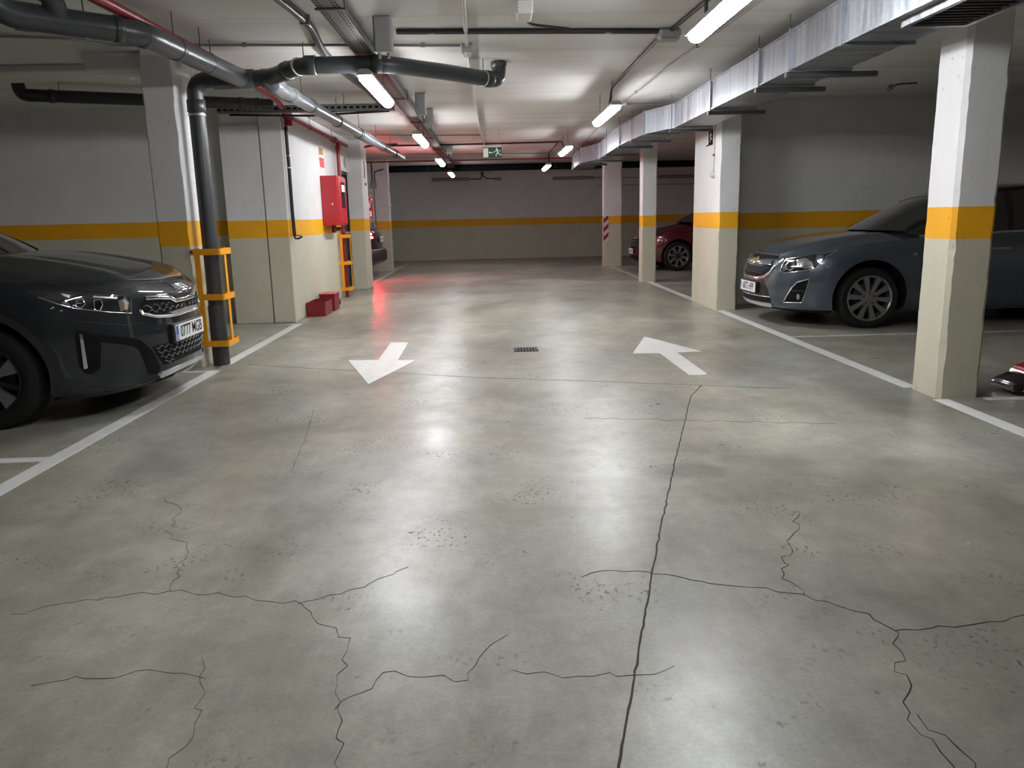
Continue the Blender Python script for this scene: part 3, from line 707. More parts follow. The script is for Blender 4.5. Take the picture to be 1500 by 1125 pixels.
# far-left pillar fittings
t = thing('junction_box', 'grey junction box with two conduits on the far left pillar', 'junction box', (-2.75, 19.66, 0))
bxo('box', (-0.07, -0.05, 1.98), (0.07, 0.004, 2.14), 'boxgrey', t, 0.006)
tubeo('upper_conduit', [(-0.03, -0.02, 2.14), (-0.03, -0.02, 2.60)], 0.013, 'cable', t, 8)
tubeo('side_conduit', [(0.03, -0.02, 2.14), (0.03, -0.02, 2.36), (0.25, -0.02, 2.42)], 0.013, 'cable', t, 8, 0.06)
tubeo('lower_conduit', [(0.0, -0.02, 1.98), (0.01, -0.02, 1.05)], 0.010, 'conduit', t, 8)
t = thing('pillar_number', 'small dark number on the lane face of the far left pillar', 'sign', (-2.415, 19.75, 0))
bm = text_bm('1', 0.26, 0.001); place(bm, (0.002, 0.08, 1.96), (0, 1, 0), (0, 0, 1)); obj('digits', bm, 'ink', t)
bm = bmesh.new(); lathe(bm, [(0, 0), (0.05, 0.0), (0.045, 0.03), (0.0, 0.04)], (-2.415, 19.83, 1.56), (1, 0, 0), 16)
tag(obj('call_button', bm, 'boxwhite', None, True), 'small round white button on the far left pillar', 'button')

# ---------------------------------------------------------------- cable trays
def tray_mesh(x0, x1, y0, y1, z, h, pitch=0.06, side_holes=False):
    """U-shaped channel built along y; its floor carries double rows of slots, painted black for the shade inside them, the sheet itself uncut"""
    bm = bmesh.new(); W_ = x1-x0; w = 0.003; nc = 15; n = int((y1-y0)/pitch)
    sl = [-0.0, 0.30, 0.66, 1.0] if side_holes else [0.0, 1.0]
    out = [(x0, z+h*a) for a in sl[::-1]] + [(x0+W_*k/nc, z) for k in range(1, nc)] + [(x1, z+h*a) for a in sl]
    inn = [(x1-w, z+h), (x1-w, z+w), (x0+w, z+w), (x0+w, z+h)]
    prof = out+inn; m = len(prof); rows = []; k0 = len(sl)-1
    for i in range(2*n+1):
        y = y0 + (i//2)*pitch + (0.62*pitch if i % 2 else 0.0)
        rows.append([bm.verts.new((px, y, pz)) for px, pz in prof])
    for i in range(2*n):
        for k in range(m):
            f = bm.faces.new((rows[i][k], rows[i][(k+1) % m], rows[i+1][(k+1) % m], rows[i+1][k]))
            c = k-k0
            if i % 2 == 0 and c in (1, 3, 11, 13): f.material_index = 1
            if side_holes and i % 2 == 0 and (k == 1 or k == k0+nc+1): f.material_index = 1
    bm.faces.new(rows[0][::-1]); bm.faces.new(rows[-1])
    return bm
t = thing('cable_tray', 'long perforated grey cable tray running down the ceiling above the left strip lights', 'cable tray', (-0.965, 0, 0))
obj('tray_channel', tray_mesh(-0.076, 0.076, -2.0, 21.7, 2.535, 0.05), ['traygrey', 'blackmatte'], t)
for y in (1.0, 3.2, 5.35, 6.95, 9.2, 11.4, 13.6, 15.8, 18.0, 20.2):
    s = thing_s = bxo('bracket', (-0.088, y-0.012, 2.523), (0.105, y+0.012, 2.534), 'darksteel', t)
    tubeo('hanger_rod', [(0.096, y, 2.53), (0.096, y, CZ)], 0.004, 'darksteel', t, 6)
t = thing('cable_tray', 'shorter perforated grey tray crossing from the lobby corner to the long tray', 'cable tray', (-3.0, 9.4, 0), -PI/2)
obj('tray_channel', tray_mesh(-0.06, 0.06, 0.0, 2.03, 2.44, 0.07, 0.07, True), ['traygrey', 'blackmatte'], t)
tubeo('tray_cable', [(-0.05, 0.1, 2.43), (-0.05, 1.0, 2.405), (-0.05, 1.9, 2.44)], 0.012, 'cable', t, 8)
for y in (0.5, 1.4): tubeo('hanger_rod', [(0.0, y, 2.44), (0.0, y, CZ)], 0.004, 'darksteel', t, 6)
def jbox(x, y, w, h, dep, label, z1=CZ):
    t = thing('junction_box', label, 'junction box', (x, y, 0), 0, 'grey boxes beside the long tray')
    bxo('box', (-w/2, 0, z1-h), (w/2, dep, z1), 'boxgrey', t, 0.008)
    bxo('lid', (-w/2+0.012, -0.008, z1-h+0.012), (w/2-0.012, 0.0, z1-0.012), 'boxgrey', t, 0.003)
    for s in (-1, 1): tubeo('gland', [(s*w*0.25, dep*0.5, z1-h), (s*w*0.25, dep*0.5, z1-h-0.035)], 0.012, 'boxgrey', t, 8)
jbox(-0.715, 5.95, 0.13, 0.24, 0.10, 'tall grey junction box beside the long tray, nearest the camera')
jbox(-0.745, 9.45, 0.12, 0.24, 0.09, 'second grey junction box beside the long tray')
jbox(-0.74, 10.75, 0.10, 0.20, 0.09, 'third, smaller grey junction box beside the long tray')
jbox(-0.74, 15.85, 0.14, 0.17, 0.10, 'farthest grey junction box beside the long tray')

# ---------------------------------------------------------------- conduits on the ceiling
def run(label, pts, r, mat, fil=0.05, name='conduit', clips=(), cat='conduit', seg=8):
    t = thing(name, label, cat, (pts[0][0], pts[0][1], 0)); o = Vector((pts[0][0], pts[0][1], 0))
    tubeo('conduit_run', [Vector(p)-o for p in pts], r, mat, t, seg, fil)
    for p in clips: bxo('clip', tuple(Vector(p)-o+Vector((-r-0.006, -0.008, -r-0.004))), tuple(Vector(p)-o+Vector((r+0.006, 0.008, CZ-p[2]))), 'conduit', t)
    return t
ZC = CZ-0.018
run('fat dark hose snaking along the ceiling left of the long tray', [(-1.36, 4.6, 2.60), (-1.26, 5.52, 2.60), (-1.23, 6.07, 2.60), (-1.33, 6.9, 2.60), (-1.33, 8.0, 2.60), (-1.24, 9.0, 2.58), (-1.24, 10.2, 2.55)], 0.030, 'pvc', 0.3, 'flexible_hose', ((-1.235, 5.9, 2.60), (-1.33, 7.4, 2.60)), 'hose', 12)
run('thin grey conduit crossing the ceiling from the left bays to the smoke detector', [(-5.6, 5.9, ZC), (-3.6, 6.28, ZC), (-3.1, 6.40, ZC), (-2.95, 6.66, ZC), (-2.3, 6.70, ZC), (-0.93, 6.82, ZC), (-0.2, 6.90, ZC)], 0.011, 'conduit', 0.1, clips=((-1.9, 6.735, ZC), (-0.5, 6.865, ZC)))
t = run('thick black cable bundle crossing the ceiling from the long tray to the right box', [(-0.66, 6.36, ZC), (0.3, 6.42, ZC), (1.35, 6.50, ZC)], 0.016, 'cable', 0, clips=((-0.4, 6.38, ZC), (0.95, 6.47, ZC)))
tubeo('second_cable', [(0, 0.045, ZC), (0.96, 0.105, ZC), (2.01, 0.185, ZC)], 0.014, 'cable', t, 8)
tubeo('third_cable', [(0.96, -0.45, ZC), (0.98, -0.15, ZC), (1.3, 0.02, ZC)], 0.010, 'cable', t, 8, 0.1)
t = thing('junction_box', 'grey junction box with rounded corner where the black conduits meet', 'junction box', (1.43, 6.53, 0))
bxo('box', (-0.085, -0.07, CZ-0.075), (0.085, 0.07, CZ), 'boxgrey', t, 0.02); bxo('lid', (-0.075, -0.06, CZ-0.085), (0.075, 0.06, CZ-0.075), 'boxgrey', t, 0.008)
run('black conduit reaching the junction box from above the near right light', [(1.58, 4.4, ZC), (1.49, 5.6, ZC), (1.44, 6.46, ZC)], 0.015, 'cable', 0)
run('black conduit leaving the junction box and bending down to the second right light', [(1.40, 6.6, ZC), (1.395, 9.10, ZC), (1.385, 9.17, ZC-0.02), (1.36, 9.18, 2.40)], 0.014, 'cable', 0.03)
run('short black conduit dropping to the near right strip light', [(1.33, 5.05, CZ), (1.33, 5.06, 2.40)], 0.012, 'cable', 0)
run('pale painted conduit running straight down the middle of the ceiling', [(-0.10, 3.0, ZC), (-0.145, 6.85, ZC), (-0.14, 9.0, ZC), (-0.10, 14.5, ZC), (-0.02, 17.0, ZC)], 0.016, 'conduit_w', 0.05)
t = thing('smoke_detector', 'square smoke detector hanging under the pale conduit in the middle of the ceiling', 'smoke detector', (-0.145, 6.93, 0))
bxo('base', (-0.045, -0.045, CZ-0.07), (0.045, 0.045, CZ-0.005), 'boxgrey', t, 0.006)
bm = bmesh.new(); lathe(bm, [(0.0, -0.105), (0.022, -0.105), (0.032, -0.095), (0.036, -0.07), (0.0, -0.07)], (0, 0, CZ), (0, 0, 1), 18); obj('sensor', bm, 'boxwhite', t, True)
t = thing('equipment_box', 'pale ribbed box fixed to the ceiling at the top middle', 'junction box', (0.27, 5.74, 0))
bxo('box', (-0.055, -0.16, CZ-0.09), (0.055, 0.10, CZ), 'boxwhite', t, 0.012)
for k in range(3): bxo('rib', (-0.05, -0.17+0.004*k, CZ-0.03-0.02*k), (0.05, -0.16, CZ-0.02-0.02*k), 'boxwhite', t)
run('thin twin conduit running back along the ceiling beside the duct', [(1.90, 4.0, ZC), (1.85, 5.7, ZC), (1.75, 8.6, ZC), (1.72, 10.7, ZC), (1.86, 16.0, ZC), (1.93, 20.0, ZC)], 0.009, 'conduit', 0.1, clips=((1.80, 7.1, ZC), (1.735, 9.6, ZC)))
run('grey conduit branching from the thin twin conduit to the duct', [(1.74, 10.55, ZC), (1.82, 10.62, ZC), (2.25, 10.66, ZC)], 0.011, 'conduit', 0.02)
t = thing('junction_box', 'small pale junction box on the thin conduit beside the second right light', 'junction box', (1.72, 10.5, 0)); bxo('box', (-0.05, -0.05, CZ-0.05), (0.05, 0.05, CZ), 'boxwhite', t, 0.01)
run('black conduit crossing the ceiling near the third lights', [(-1.9, 15.75, ZC), (-0.7, 15.8, ZC), (1.28, 15.72, ZC), (1.40, 15.6, ZC), (1.40, 14.9, 2.42)], 0.016, 'cable', 0.08)
run('black conduit from the third to the fourth right strip light', [(1.36, 15.8, ZC), (1.37, 18.3, ZC), (1.36, 18.4, 2.40)], 0.014, 'cable', 0.04)
run('thin grey conduit crossing the ceiling behind the green exit sign', [(-1.9, 17.95, ZC), (0.0, 18.2, ZC), (1.35, 18.4, ZC)], 0.012, 'conduit', 0)
run('thin grey conduit crossing the ceiling between the second and third left lights', [(-2.2, 13.6, ZC), (-0.9, 14.0, ZC), (-0.12, 14.1, ZC)], 0.010, 'conduit', 0)
run('dark conduit bending down beside the lobby pier', [(-2.30, 14.95, 2.40), (-2.30, 15.0, 2.52), (-2.1, 15.2, 2.58), (-1.7, 15.5, ZC)], 0.020, 'cable', 0.1)

# ---------------------------------------------------------------- ventilation duct
t = thing('ventilation_duct', 'galvanised rectangular ventilation duct zigzagging along the right side of the ceiling', 'duct', (2.25, -2, 0))
def DL(p): return (p[0]-2.25, p[1]+2, p[2])
cl = [(-2.0, 2.25), (3.0, 2.25), (5.2, 2.235), (6.1, 2.24), (6.8, 2.25), (8.25, 2.25), (9.87, 2.265), (10.6, 2.03), (12.15, 1.97), (15.0, 2.05), (16.0, 1.835), (17.9, 1.86)]
DW = 0.43; Z0, Z1 = 2.25, 2.505
for (ya, xa), (yb, xb) in zip(cl[:-1], cl[1:]):
    bm = bmesh.new(); n = max(1, int((yb-ya)/0.16))
    rings = []
    for i in range(n*2+1):
        u = i/(n*2); y = ya+(yb-ya)*u; x = xa+(xb-xa)*u; b = 0.0035 if i % 2 else 0.0   # stiffening beads
        rings.append([bm.verts.new(DL(p)) for p in ((x-b*0.4, y, Z0-b), (x+DW+b*0.4, y, Z0-b), (x+DW+b*0.4, y, Z1), (x-b*0.4, y, Z1))])
    for a, b in zip(rings[:-1], rings[1:]):
        for k in range(4): bm.faces.new((a[k], a[(k+1) % 4], b[(k+1) % 4], b[k]))
    bm.faces.new(rings[0]); bm.faces.new(rings[-1][::-1])
    obj('duct_section', bm, 'galv', t)
for y, x in cl[1:]:
    bm = bmesh.new(); e = 0.022
    o_ = [(x-e, Z0-e), (x+DW+e, Z0-e), (x+DW+e, Z1+e), (x-e, Z1+e)]; i_ = [(x, Z0), (x+DW, Z0), (x+DW, Z1), (x, Z1)]
    va = [[bm.verts.new(DL((p[0], yy, p[1]))) for p in q] for q in (o_, i_) for yy in (y-0.011, y+0.011)]
    for p, q in ((va[0], va[1]), (va[1], va[3]), (va[3], va[2]), (va[2], va[0])):
        for k in range(4): bm.faces.new((p[k], p[(k+1) % 4], q[(k+1) % 4], q[k]))
    obj('flange', bm, 'galv', t)
for y, x, a in ((6.12, 2.24, 0.22), (6.83, 2.25, 0.12), (8.28, 2.25, 0.12), (9.95, 2.24, 0.05), (11.3, 2.0, 0.10), (12.2, 1.97, 0.06), (13.7, 2.0, 0.1), (15.2, 2.0, 0.06), (16.2, 1.83, 0.1), (17.6, 1.85, 0.1)):
    r = bxo('hanger_rail', DL((x-0.03, y-0.022, 2.19)), DL((x+DW+a, y+0.022, 2.226)), 'darksteel', t)
    for xx in (x-0.012, x+DW+0.015): tubeo('hanger_rod', [DL((xx, y, 2.226)), DL((xx, y, CZ))], 0.004, 'darksteel', t, 6)
for k in range(2):
    bm = bmesh.new(); prism(bm, [DL((x-0.012, y, Z0 if k == 0 else Z1)) for y, x in cl[1:]] + [DL((x+0.002, y, Z0 if k == 0 else Z1)) for y, x in cl[1:][::-1]], (0, 0, 0.012 if k else -0.012)); obj('edge_seam', bm, 'galv', t)
# outlet grille under the near end
bm = bmesh.new(); gx0, gx1, gy0, gy1 = 2.30, 2.67, 2.2, 4.62
for lo, hi in (((gx0, gy0, 2.205), (gx0+0.03, gy1, 2.248)), ((gx1-0.03, gy0, 2.205), (gx1, gy1, 2.248)), ((gx0+0.03, gy1-0.03, 2.205), (gx1-0.03, gy1, 2.248)), ((gx0+0.03, gy0, 2.205), (gx1-0.03, gy0+0.03, 2.248))): box(bm, DL(lo), DL(hi))
bmesh.ops.remove_doubles(bm, verts=bm.verts, dist=1e-5); obj('grille_frame', bm, 'galv', t)
bxo('grille_opening', DL((gx0+0.03, gy0+0.03, 2.236)), DL((gx1-0.03, gy1-0.03, 2.246)), 'blackmatte', t)
for k in range(40):
    y = gy0+0.05+k*0.0595; bxo('louvre', DL((gx0+0.03, y, 2.212)), DL((gx1-0.03, y+0.006, 2.236)), 'darksteel', t)

# ---------------------------------------------------------------- signs, fittings on the right
t = thing('exit_sign', 'green emergency exit sign hanging from the middle of the ceiling', 'exit sign', (0.075, 13.5, 0))
bxo('panel', (-0.155, 0.0, 2.19), (0.155, 0.012, 2.36), 'green', t, 0.002)
bm = bmesh.new(); box(bm, (-0.148, -0.003, 2.20), (-0.065, -0.0005, 2.345)); obj('doorway_symbol', bm, 'signpale', t)
bm = bmesh.new(); prism(bm, [(-0.058, -0.003, 2.275), (-0.030, -0.003, 2.257), (-0.030, -0.003, 2.269), (0.015, -0.003, 2.269), (0.015, -0.003, 2.281), (-0.030, -0.003, 2.281), (-0.030, -0.003, 2.293)], (0, 0.0025, 0)); obj('arrow', bm, 'signwhite', t)
running_man(t, (0.072, -0.001, 2.225), (1, 0, 0), (0, 0, 1), 0.13)
for s in (-0.12, 0.12): tubeo('hanger_rod', [(s, 0.006, 2.36), (s, 0.006, CZ)], 0.004, 'conduit', t, 6)
bxo('lamp_bar', (-0.15, 0.002, 2.36), (0.15, 0.03, 2.385), 'boxwhite', t, 0.004)
t = thing('exit_sign', 'small dark exit sign high on the second pillar from the right', 'exit sign', (2.865, 10.40, 0))
bxo('panel', (-0.006, 0, 2.075), (-0.0005, 0.30, 2.27), simple('sign_black_green', (0.004, 0.008, 0.006), 0.8, spec=0.1), t)
running_man(t, (-0.0065, 0.10, 2.13), (0, -1, 0), (0, 0, 1), 0.13)
bm = bmesh.new(); box(bm, (-0.009, 0.19, 2.09), (-0.0065, 0.28, 2.255)); obj('doorway_symbol', bm, 'signwhite', t)
t = thing('light_switch', 'round white switch with a thin conduit on the second pillar from the right', 'switch', (2.865, 10.30, 0))
bm = bmesh.new(); lathe(bm, [(0.0, 0.0), (0.045, 0.0), (0.045, 0.03), (0.03, 0.055), (0.0, 0.06)], (0, 0, 1.70), (-1, 0, 0), 20); obj('button', bm, 'boxwhite', t, True)
tubeo('conduit_run', [(-0.010, 0.0, 1.74), (-0.010, 0.0, 2.36)], 0.008, 'boxwhite', t, 8)
bm = bmesh.new(); lathe(bm, [(0, 0), (0.014, 0), (0.014, 0.024), (0, 0.024)], (0, 0, 1.94), (-1, 0, 0), 10); obj('clip', bm, 'darksteel', t)
# hazard board
def hazard_mat():
    m, nt, b = _mat('hazard_stripes'); tc = N(nt, 'ShaderNodeNewGeometry'); sx = N(nt, 'ShaderNodeSeparateXYZ'); L = nt.links.new
    L(tc.outputs['Position'], sx.inputs[0])
    a = N(nt, 'ShaderNodeMath', operation='SUBTRACT'); L(sx.outputs['Z'], a.inputs[0])
    y2 = N(nt, 'ShaderNodeMath', operation='ADD'); L(sx.outputs['X'], y2.inputs[0]); L(sx.outputs['Y'], y2.inputs[1]); L(y2.outputs[0], a.inputs[1])
    f = N(nt, 'ShaderNodeMath', operation='MULTIPLY', i_1=1/0.21); L(a.outputs[0], f.inputs[0]); fr = N(nt, 'ShaderNodeMath', operation='FRACT'); L(f.outputs[0], fr.inputs[0])
    g = N(nt, 'ShaderNodeMath', operation='GREATER_THAN', i_1=0.5); L(fr.outputs[0], g.inputs[0])
    mx = N(nt, 'ShaderNodeMix', data_type='RGBA'); mx.inputs[6].default_value = (0.30, 0.01, 0.03, 1); mx.inputs[7].default_value = (0.66, 0.58, 0.62, 1)
    L(g.outputs[0], mx.inputs[0]); L(mx.outputs[2], b.inputs['Base Color']); return m
M['hazard'] = hazard_mat()
t = thing('hazard_board', 'red and white striped corner board on the farthest right pillar', 'hazard marker', (2.765, 19.48, 0))
bm = bmesh.new()
bm2 = [(-0.006, 0.13), (-0.006, -0.006), (0.11, -0.006), (0.11, -0.0005), (-0.0005, -0.0005), (-0.0005, 0.13)]
prism(bm, [(x, y, 0.58) for x, y in bm2], (0, 0, 0.62)); obj('corner_board', bm, 'hazard', t)

# unlit tube fittings and conduits on the far wall
def batten(x0, x1, z, label):
    t = thing('wall_batten', label, 'light fitting', ((x0+x1)/2, 24.4, 0), 0, 'unlit fittings on the far wall'); h = (x1-x0)/2
    bxo('housing', (-h, -0.07, z-0.045), (h, 0.0, z+0.045), 'conduit', t, 0.015)
    bm = bmesh.new(); tube(bm, [(-h+0.03, -0.075, z), (h-0.03, -0.075, z)], 0.03, 10); obj('diffuser', bm, simple('dull_diffuser', (0.33, 0.32, 0.31), 0.4), t, True)
batten(-1.68, -0.57, 2.365, 'unlit strip fitting on the left part of the far wall')
batten(1.92, 3.15, 2.33, 'unlit strip fitting on the far wall beside the far right pillar')
batten(5.1, 6.3, 2.31, 'unlit strip fitting on the far wall above the dark red car')
run('dark conduit dropping down the far wall between the unlit fitting and a small box', [(-0.56, 24.37, 2.36), (-0.24, 24.37, 2.36), (-0.20, 24.37, 2.40), (-0.20, 24.37, 2.58)], 0.016, 'cable', 0.06)
t = run('dark conduit curving to the small box on the far wall', [(-0.16, 24.37, 2.58), (-0.16, 24.37, 2.44), (-0.05, 24.37, 2.37), (0.2, 24.37, 2.36)], 0.016, 'cable', 0.08)
t = thing('junction_box', 'small grey box on the far wall right of the left unlit fitting', 'junction box', (0.28, 24.4, 0)); bxo('box', (-0.10, -0.07, 2.31), (0.10, 0, 2.40), 'conduit', t, 0.01)
run('grey conduit along the far wall to the fitting beside the far pillar', [(3.15, 24.37, 2.32), (5.1, 24.37, 2.30)], 0.012, 'conduit', 0)
run('lower thin conduit along the far wall above the dark red car', [(3.3, 24.37, 2.10), (6.5, 24.37, 2.08)], 0.010, 'conduit', 0)
# sprinkler head over the blue-grey car
t = thing('security_camera', 'small dark sensor on a bent arm under the ceiling above the blue-grey car', 'sensor', (4.55, 9.3, 0))
tubeo('arm', [(0.32, 0.02, CZ-0.02), (0.10, 0.0, CZ-0.03), (0.02, 0.0, CZ-0.06)], 0.009, 'darksteel', t, 8, 0.04)
bm = bmesh.new(); tube(bm, [(0.03, 0.0, CZ-0.05), (-0.02, -0.02, CZ-0.09)], 0.028, 12); obj('head', bm, 'conduit', t, True)
# ---------------------------------------------------------------- cars
def spl(pts):
    """smooth interpolation through (u, value) pairs (monotone cubic)"""
    xs = [p[0] for p in pts]; ys = [p[1] for p in pts]; n = len(xs)
    d = [(ys[i+1]-ys[i])/(xs[i+1]-xs[i]) for i in range(n-1)]
    m = [d[0]] + [0 if d[i-1]*d[i] <= 0 else 2*d[i-1]*d[i]/(d[i-1]+d[i]) for i in range(1, n-1)] + [d[-1]]
    def f(x):
        if x <= xs[0]: return ys[0]
        if x >= xs[-1]: return ys[-1]
        i = max(k for k in range(n-1) if xs[k] <= x); h = xs[i+1]-xs[i]; t = (x-xs[i])/h
        return ((2*t**3-3*t*t+1)*ys[i] + (t**3-2*t*t+t)*h*m[i] + (-2*t**3+3*t*t)*ys[i+1] + (t**3-t*t)*h*m[i+1])
    return f

def se(a, e):
    return abs(math.sin(a))**(2.0/e), 1-abs(math.cos(a))**(2.0/e)

class Car:
    """A car in its own frame: nose at x=0, body behind it along -x, y to its left, z up."""
    def __init__(s, **k): s.__dict__.update(k)
    def body_bm(s):
        W = s.W/2; L = s.L; m = 20; nS = s.nside; mr = 14
        zs, zb = spl(s.shoulder), spl(s.sill)
        lv = s.levels     # (height fraction, width factor, nose set-back, tail set-back)
        bm = bmesh.new(); loops = []
        for (fr, wf, nf, nr) in lv:
            half = []
            for j in range(m+1):
                a = (PI/2)*j/m; sv, cu = se(a, s.efront); half.append((nf + s.Rf*cu, W*wf*sv, 'f', sv))
            ua, ub = nf+s.Rf, L-nr-s.Rr
            for j in range(1, nS):
                half.append((ua+(ub-ua)*j/nS, W*wf, 's', 1.0))
            for j in range(mr+1):
                a = (PI/2)*(1-j/mr); sv, cu = se(a, s.erear); half.append((L-nr-s.Rr*cu, W*wf*sv, 'r', sv))
            ring = []
            for (u, v, k, sv) in half:
                uu = u-nf*(1-min(1, u/max(nf+s.Rf, 1e-3))) if k == 'f' else u
                z0 = zb(u); z1 = zs(uu)
                if k == 'f': z1 += s.noserise*(1-sv**2.2)
                w = v
                if s.flare and k != 'x':     # wheel-arch swell
                    for c in (s.axle_f, s.axle_r):
                        w *= 1 + s.flare*math.exp(-((u-c)/0.36)**2)*math.exp(-((fr-0.55)/0.35)**2)
                ring.append((-u, w, z0+(z1-z0)*fr))
            loops.append(ring)
        n = len(loops[0])
        V = {}
        for k, ring in enumerate(loops):
            for j, (x, y, z) in enumerate(ring):
                V[k, j, 1] = bm.verts.new((x, y, z))
                V[k, j, -1] = V[k, j, 1] if abs(y) < 1e-6 else bm.verts.new((x, -y, z))
        for k in range(len(loops)-1):
            for j in range(n-1):
                for sd in (1, -1):
                    q = [V[k, j, sd], V[k, j+1, sd], V[k+1, j+1, sd], V[k+1, j, sd]]
                    q = list(dict.fromkeys(q))
                    if len(q) > 2: bm.faces.new(q if sd > 0 else q[::-1])
        # bonnet / deck skin between the two shoulders
        top = loops[-1]; K = len(loops)-1; last = n-1
        crown = spl(s.crown); rows = [[V[K, j, 1] for j in range(m, -1, -1)] + [V[K, j, -1] for j in range(1, m+1)]]
        fr_ = [top[j] for j in range(m+1)]; corner = fr_[m][0]
        j_end = last-mr
        for j in range(m+1, j_end):
            x, y, z = top[j]; row = []; dec = max(0.0, 1-(-(x)-(-corner))/s.Rdec)**2
            for c in range(m, -1, -1):
                fx, fy, fz = fr_[c]; f = fy/max(fr_[m][1], 1e-6); yy = y*f
                xx = x + (fx-corner)*dec
                u = -xx
                zz = z + (fz-fr_[m][2])*dec + crown(u)*(1-abs(f)**s.ce) + s.ridge(u, f)
                row.append((xx, yy, zz))
            left = [V[K, j, 1]] + [bm.verts.new(p) for p in row[1:]]
            right = [bm.verts.new((p[0], -p[1], p[2])) for p in row[1:-1]][::-1] + [V[K, j, -1]]
            rows.append(left+right)
        rear = [V[K, j, 1] for j in range(j_end, last+1)]; rearm = [V[K, j, -1] for j in range(last-1, j_end-1, -1)]
        for a, b in zip(rows[:-1], rows[1:]):
            for c in range(len(a)-1): bm.faces.new((a[c], a[c+1], b[c+1], b[c]))
        a = rows[-1]; bm.faces.new(a[::1] + rearm[::-1][0:] [::1] + rear[::-1][1:]) if False else bm.faces.new(list(dict.fromkeys(a + rearm[::-1] + rear[::-1])))
        bot = [V[0, j, 1] for j in range(n)] + [V[0, j, -1] for j in range(n-2, 0, -1)]
        bm.faces.new(bot[::-1])
        bmesh.ops.remove_doubles(bm, verts=bm.verts, dist=1e-5)
        bmesh.ops.recalc_face_normals(bm, faces=bm.faces)
        return bm
    def body(s, root, mat):
        bm = s.body_bm()
        me = bpy.data.meshes.new('t'); bm.to_mesh(me); bm.free()
        o = bpy.data.objects.new('t', me); COL.objects.link(o)
        cuts = []
        for c in (s.axle_f, s.axle_r):
            cb = bmesh.new(); r = s.arch
            for sd in (1, -1):
                pts = []
                for k in range(49):
                    a = -PI*0.12 + (PI*1.24)*k/48; pts.append((-c + r*math.cos(a)*s.archx, sd*(s.W/2-0.30), s.wr+0.01+r*math.sin(a)))
                pts[0] = (pts[0][0], pts[0][1], -0.2); pts[-1] = (pts[-1][0], pts[-1][1], -0.2)
                prism(cb, pts, (0, sd*0.7, 0))
            bmesh.ops.recalc_face_normals(cb, faces=cb.faces)
            cm = bpy.data.meshes.new('c'); cb.to_mesh(cm); cb.free()
            cob = bpy.data.objects.new('c', cm); COL.objects.link(cob); cuts.append(cob)
            md = o.modifiers.new('b', 'BOOLEAN'); md.object = cob; md.operation = 'DIFFERENCE'; md.solver = 'EXACT'
        dg = bpy.context.evaluated_depsgraph_get(); dg.update()
        bm = bmesh.new(); em = o.evaluated_get(dg); bm.from_mesh(em.to_mesh()); em.to_mesh_clear()
        bpy.data.objects.remove(o)
        for c in cuts: bpy.data.objects.remove(c)
        s.bvh = BVHTree.FromBMesh(bm)
        for f in bm.faces:
            c = f.calc_center_median()
            inside = any(math.hypot((c.x+a)/s.archx, c.z-s.wr-0.01) < s.arch-0.0 + 0.004 for a in (s.axle_f, s.axle_r)) and abs(c.y) < s.W/2*0.985
            if (inside and abs(f.normal.y) < 0.5) or (inside and abs(c.y) < s.W/2-0.2): f.material_index = 1
            if f.normal.z < -0.8: f.material_index = 1
        s.root = root
        return obj('body', bm, [mat, 'blackmatte'], root, True, 38)
    # --- parts that follow the skin
    def patch(s, name, pts, mat, off=0.004, az=0.0, el=0.0, mirror=True, parent=None, step=0.025, depth=0.004, bvh=None, sides=None):
        """panel whose outline (points in the car's frame, left-hand side) lies on the skin, seen along azimuth az"""
        made = []
        for sd in (sides or ((1, -1) if mirror else (1,))):
            d = Vector((-math.cos(az)*math.cos(el), -sd*math.sin(az)*math.cos(el), -math.sin(el)))
            ax = Vector((0, 0, 1)).cross(d).normalized() if abs(d.z) < 0.95 else Vector((0, 1, 0)); ay = d.cross(ax).normalized()
            P = [Vector((p[0], p[1]*sd, p[2])) for p in pts]
            q = [Vector((p.dot(ax), p.dot(ay))) for p in P]
            # densify the outline, add interior points
            out = []
            for a, b in zip(q, q[1:]+q[:1]):
                k = max(1, int((b-a).length/step))
                out += [a+(b-a)*i/k for i in range(k)]
            x0, x1 = min(p.x for p in out), max(p.x for p in out); y0, y1 = min(p.y for p in out), max(p.y for p in out)
            inner = []
            def inside(p):
                c = False; nn = len(q)
                for i in range(nn):
                    a, b = q[i], q[i-1]
                    if (a.y > p.y) != (b.y > p.y) and p.x < (b.x-a.x)*(p.y-a.y)/(b.y-a.y)+a.x: c = not c
                return c
            gx = int((x1-x0)/step)+1; gy = int((y1-y0)/step)+1
            for i in range(gx):
                for j in range(gy):
                    p = Vector((x0+(i+0.5)*step, y0+(j+0.5)*step))
                    if inside(p) and min((p-o).length for o in out) > step*0.45: inner.append(p)
            allp = out+inner; edges = [(i, (i+1) % len(out)) for i in range(len(out))]
            vs, es, fs = geometry.delaunay_2d_cdt(allp, edges, [list(range(len(out)))], 1, 1e-6)[:3]
            bvh_ = bvh or s.bvh; top = []; mean = sum((p for p in P), Vector())/len(P)
            for v in vs:
                o = ax*v.x + ay*v.y; o = o + d*(mean.dot(d)-o.dot(d)) - d*1.5
                h = bvh_.ray_cast(o, d, 6.0)
                if h[0] is None or abs((h[0]-mean).dot(d)) > 1.2:
                    h = bvh_.find_nearest(o + d*1.5)
                nn = h[1] if h[1].dot(d) < 0 else -h[1]
                top.append((h[0], nn))
            bm = bmesh.new()
            A = [bm.verts.new(p+nn*off) for p, nn in top]; B = [bm.verts.new(p+nn*(off-depth-0.004)) for p, nn in top]
            cnt = {}
            for f in fs:
                try: bm.faces.new([A[i] for i in f]); bm.faces.new([B[i] for i in f][::-1])
                except ValueError: continue
                for a, b in zip(f, f[1:]+f[:1]): cnt[(a, b)] = cnt.get((a, b), 0)+1
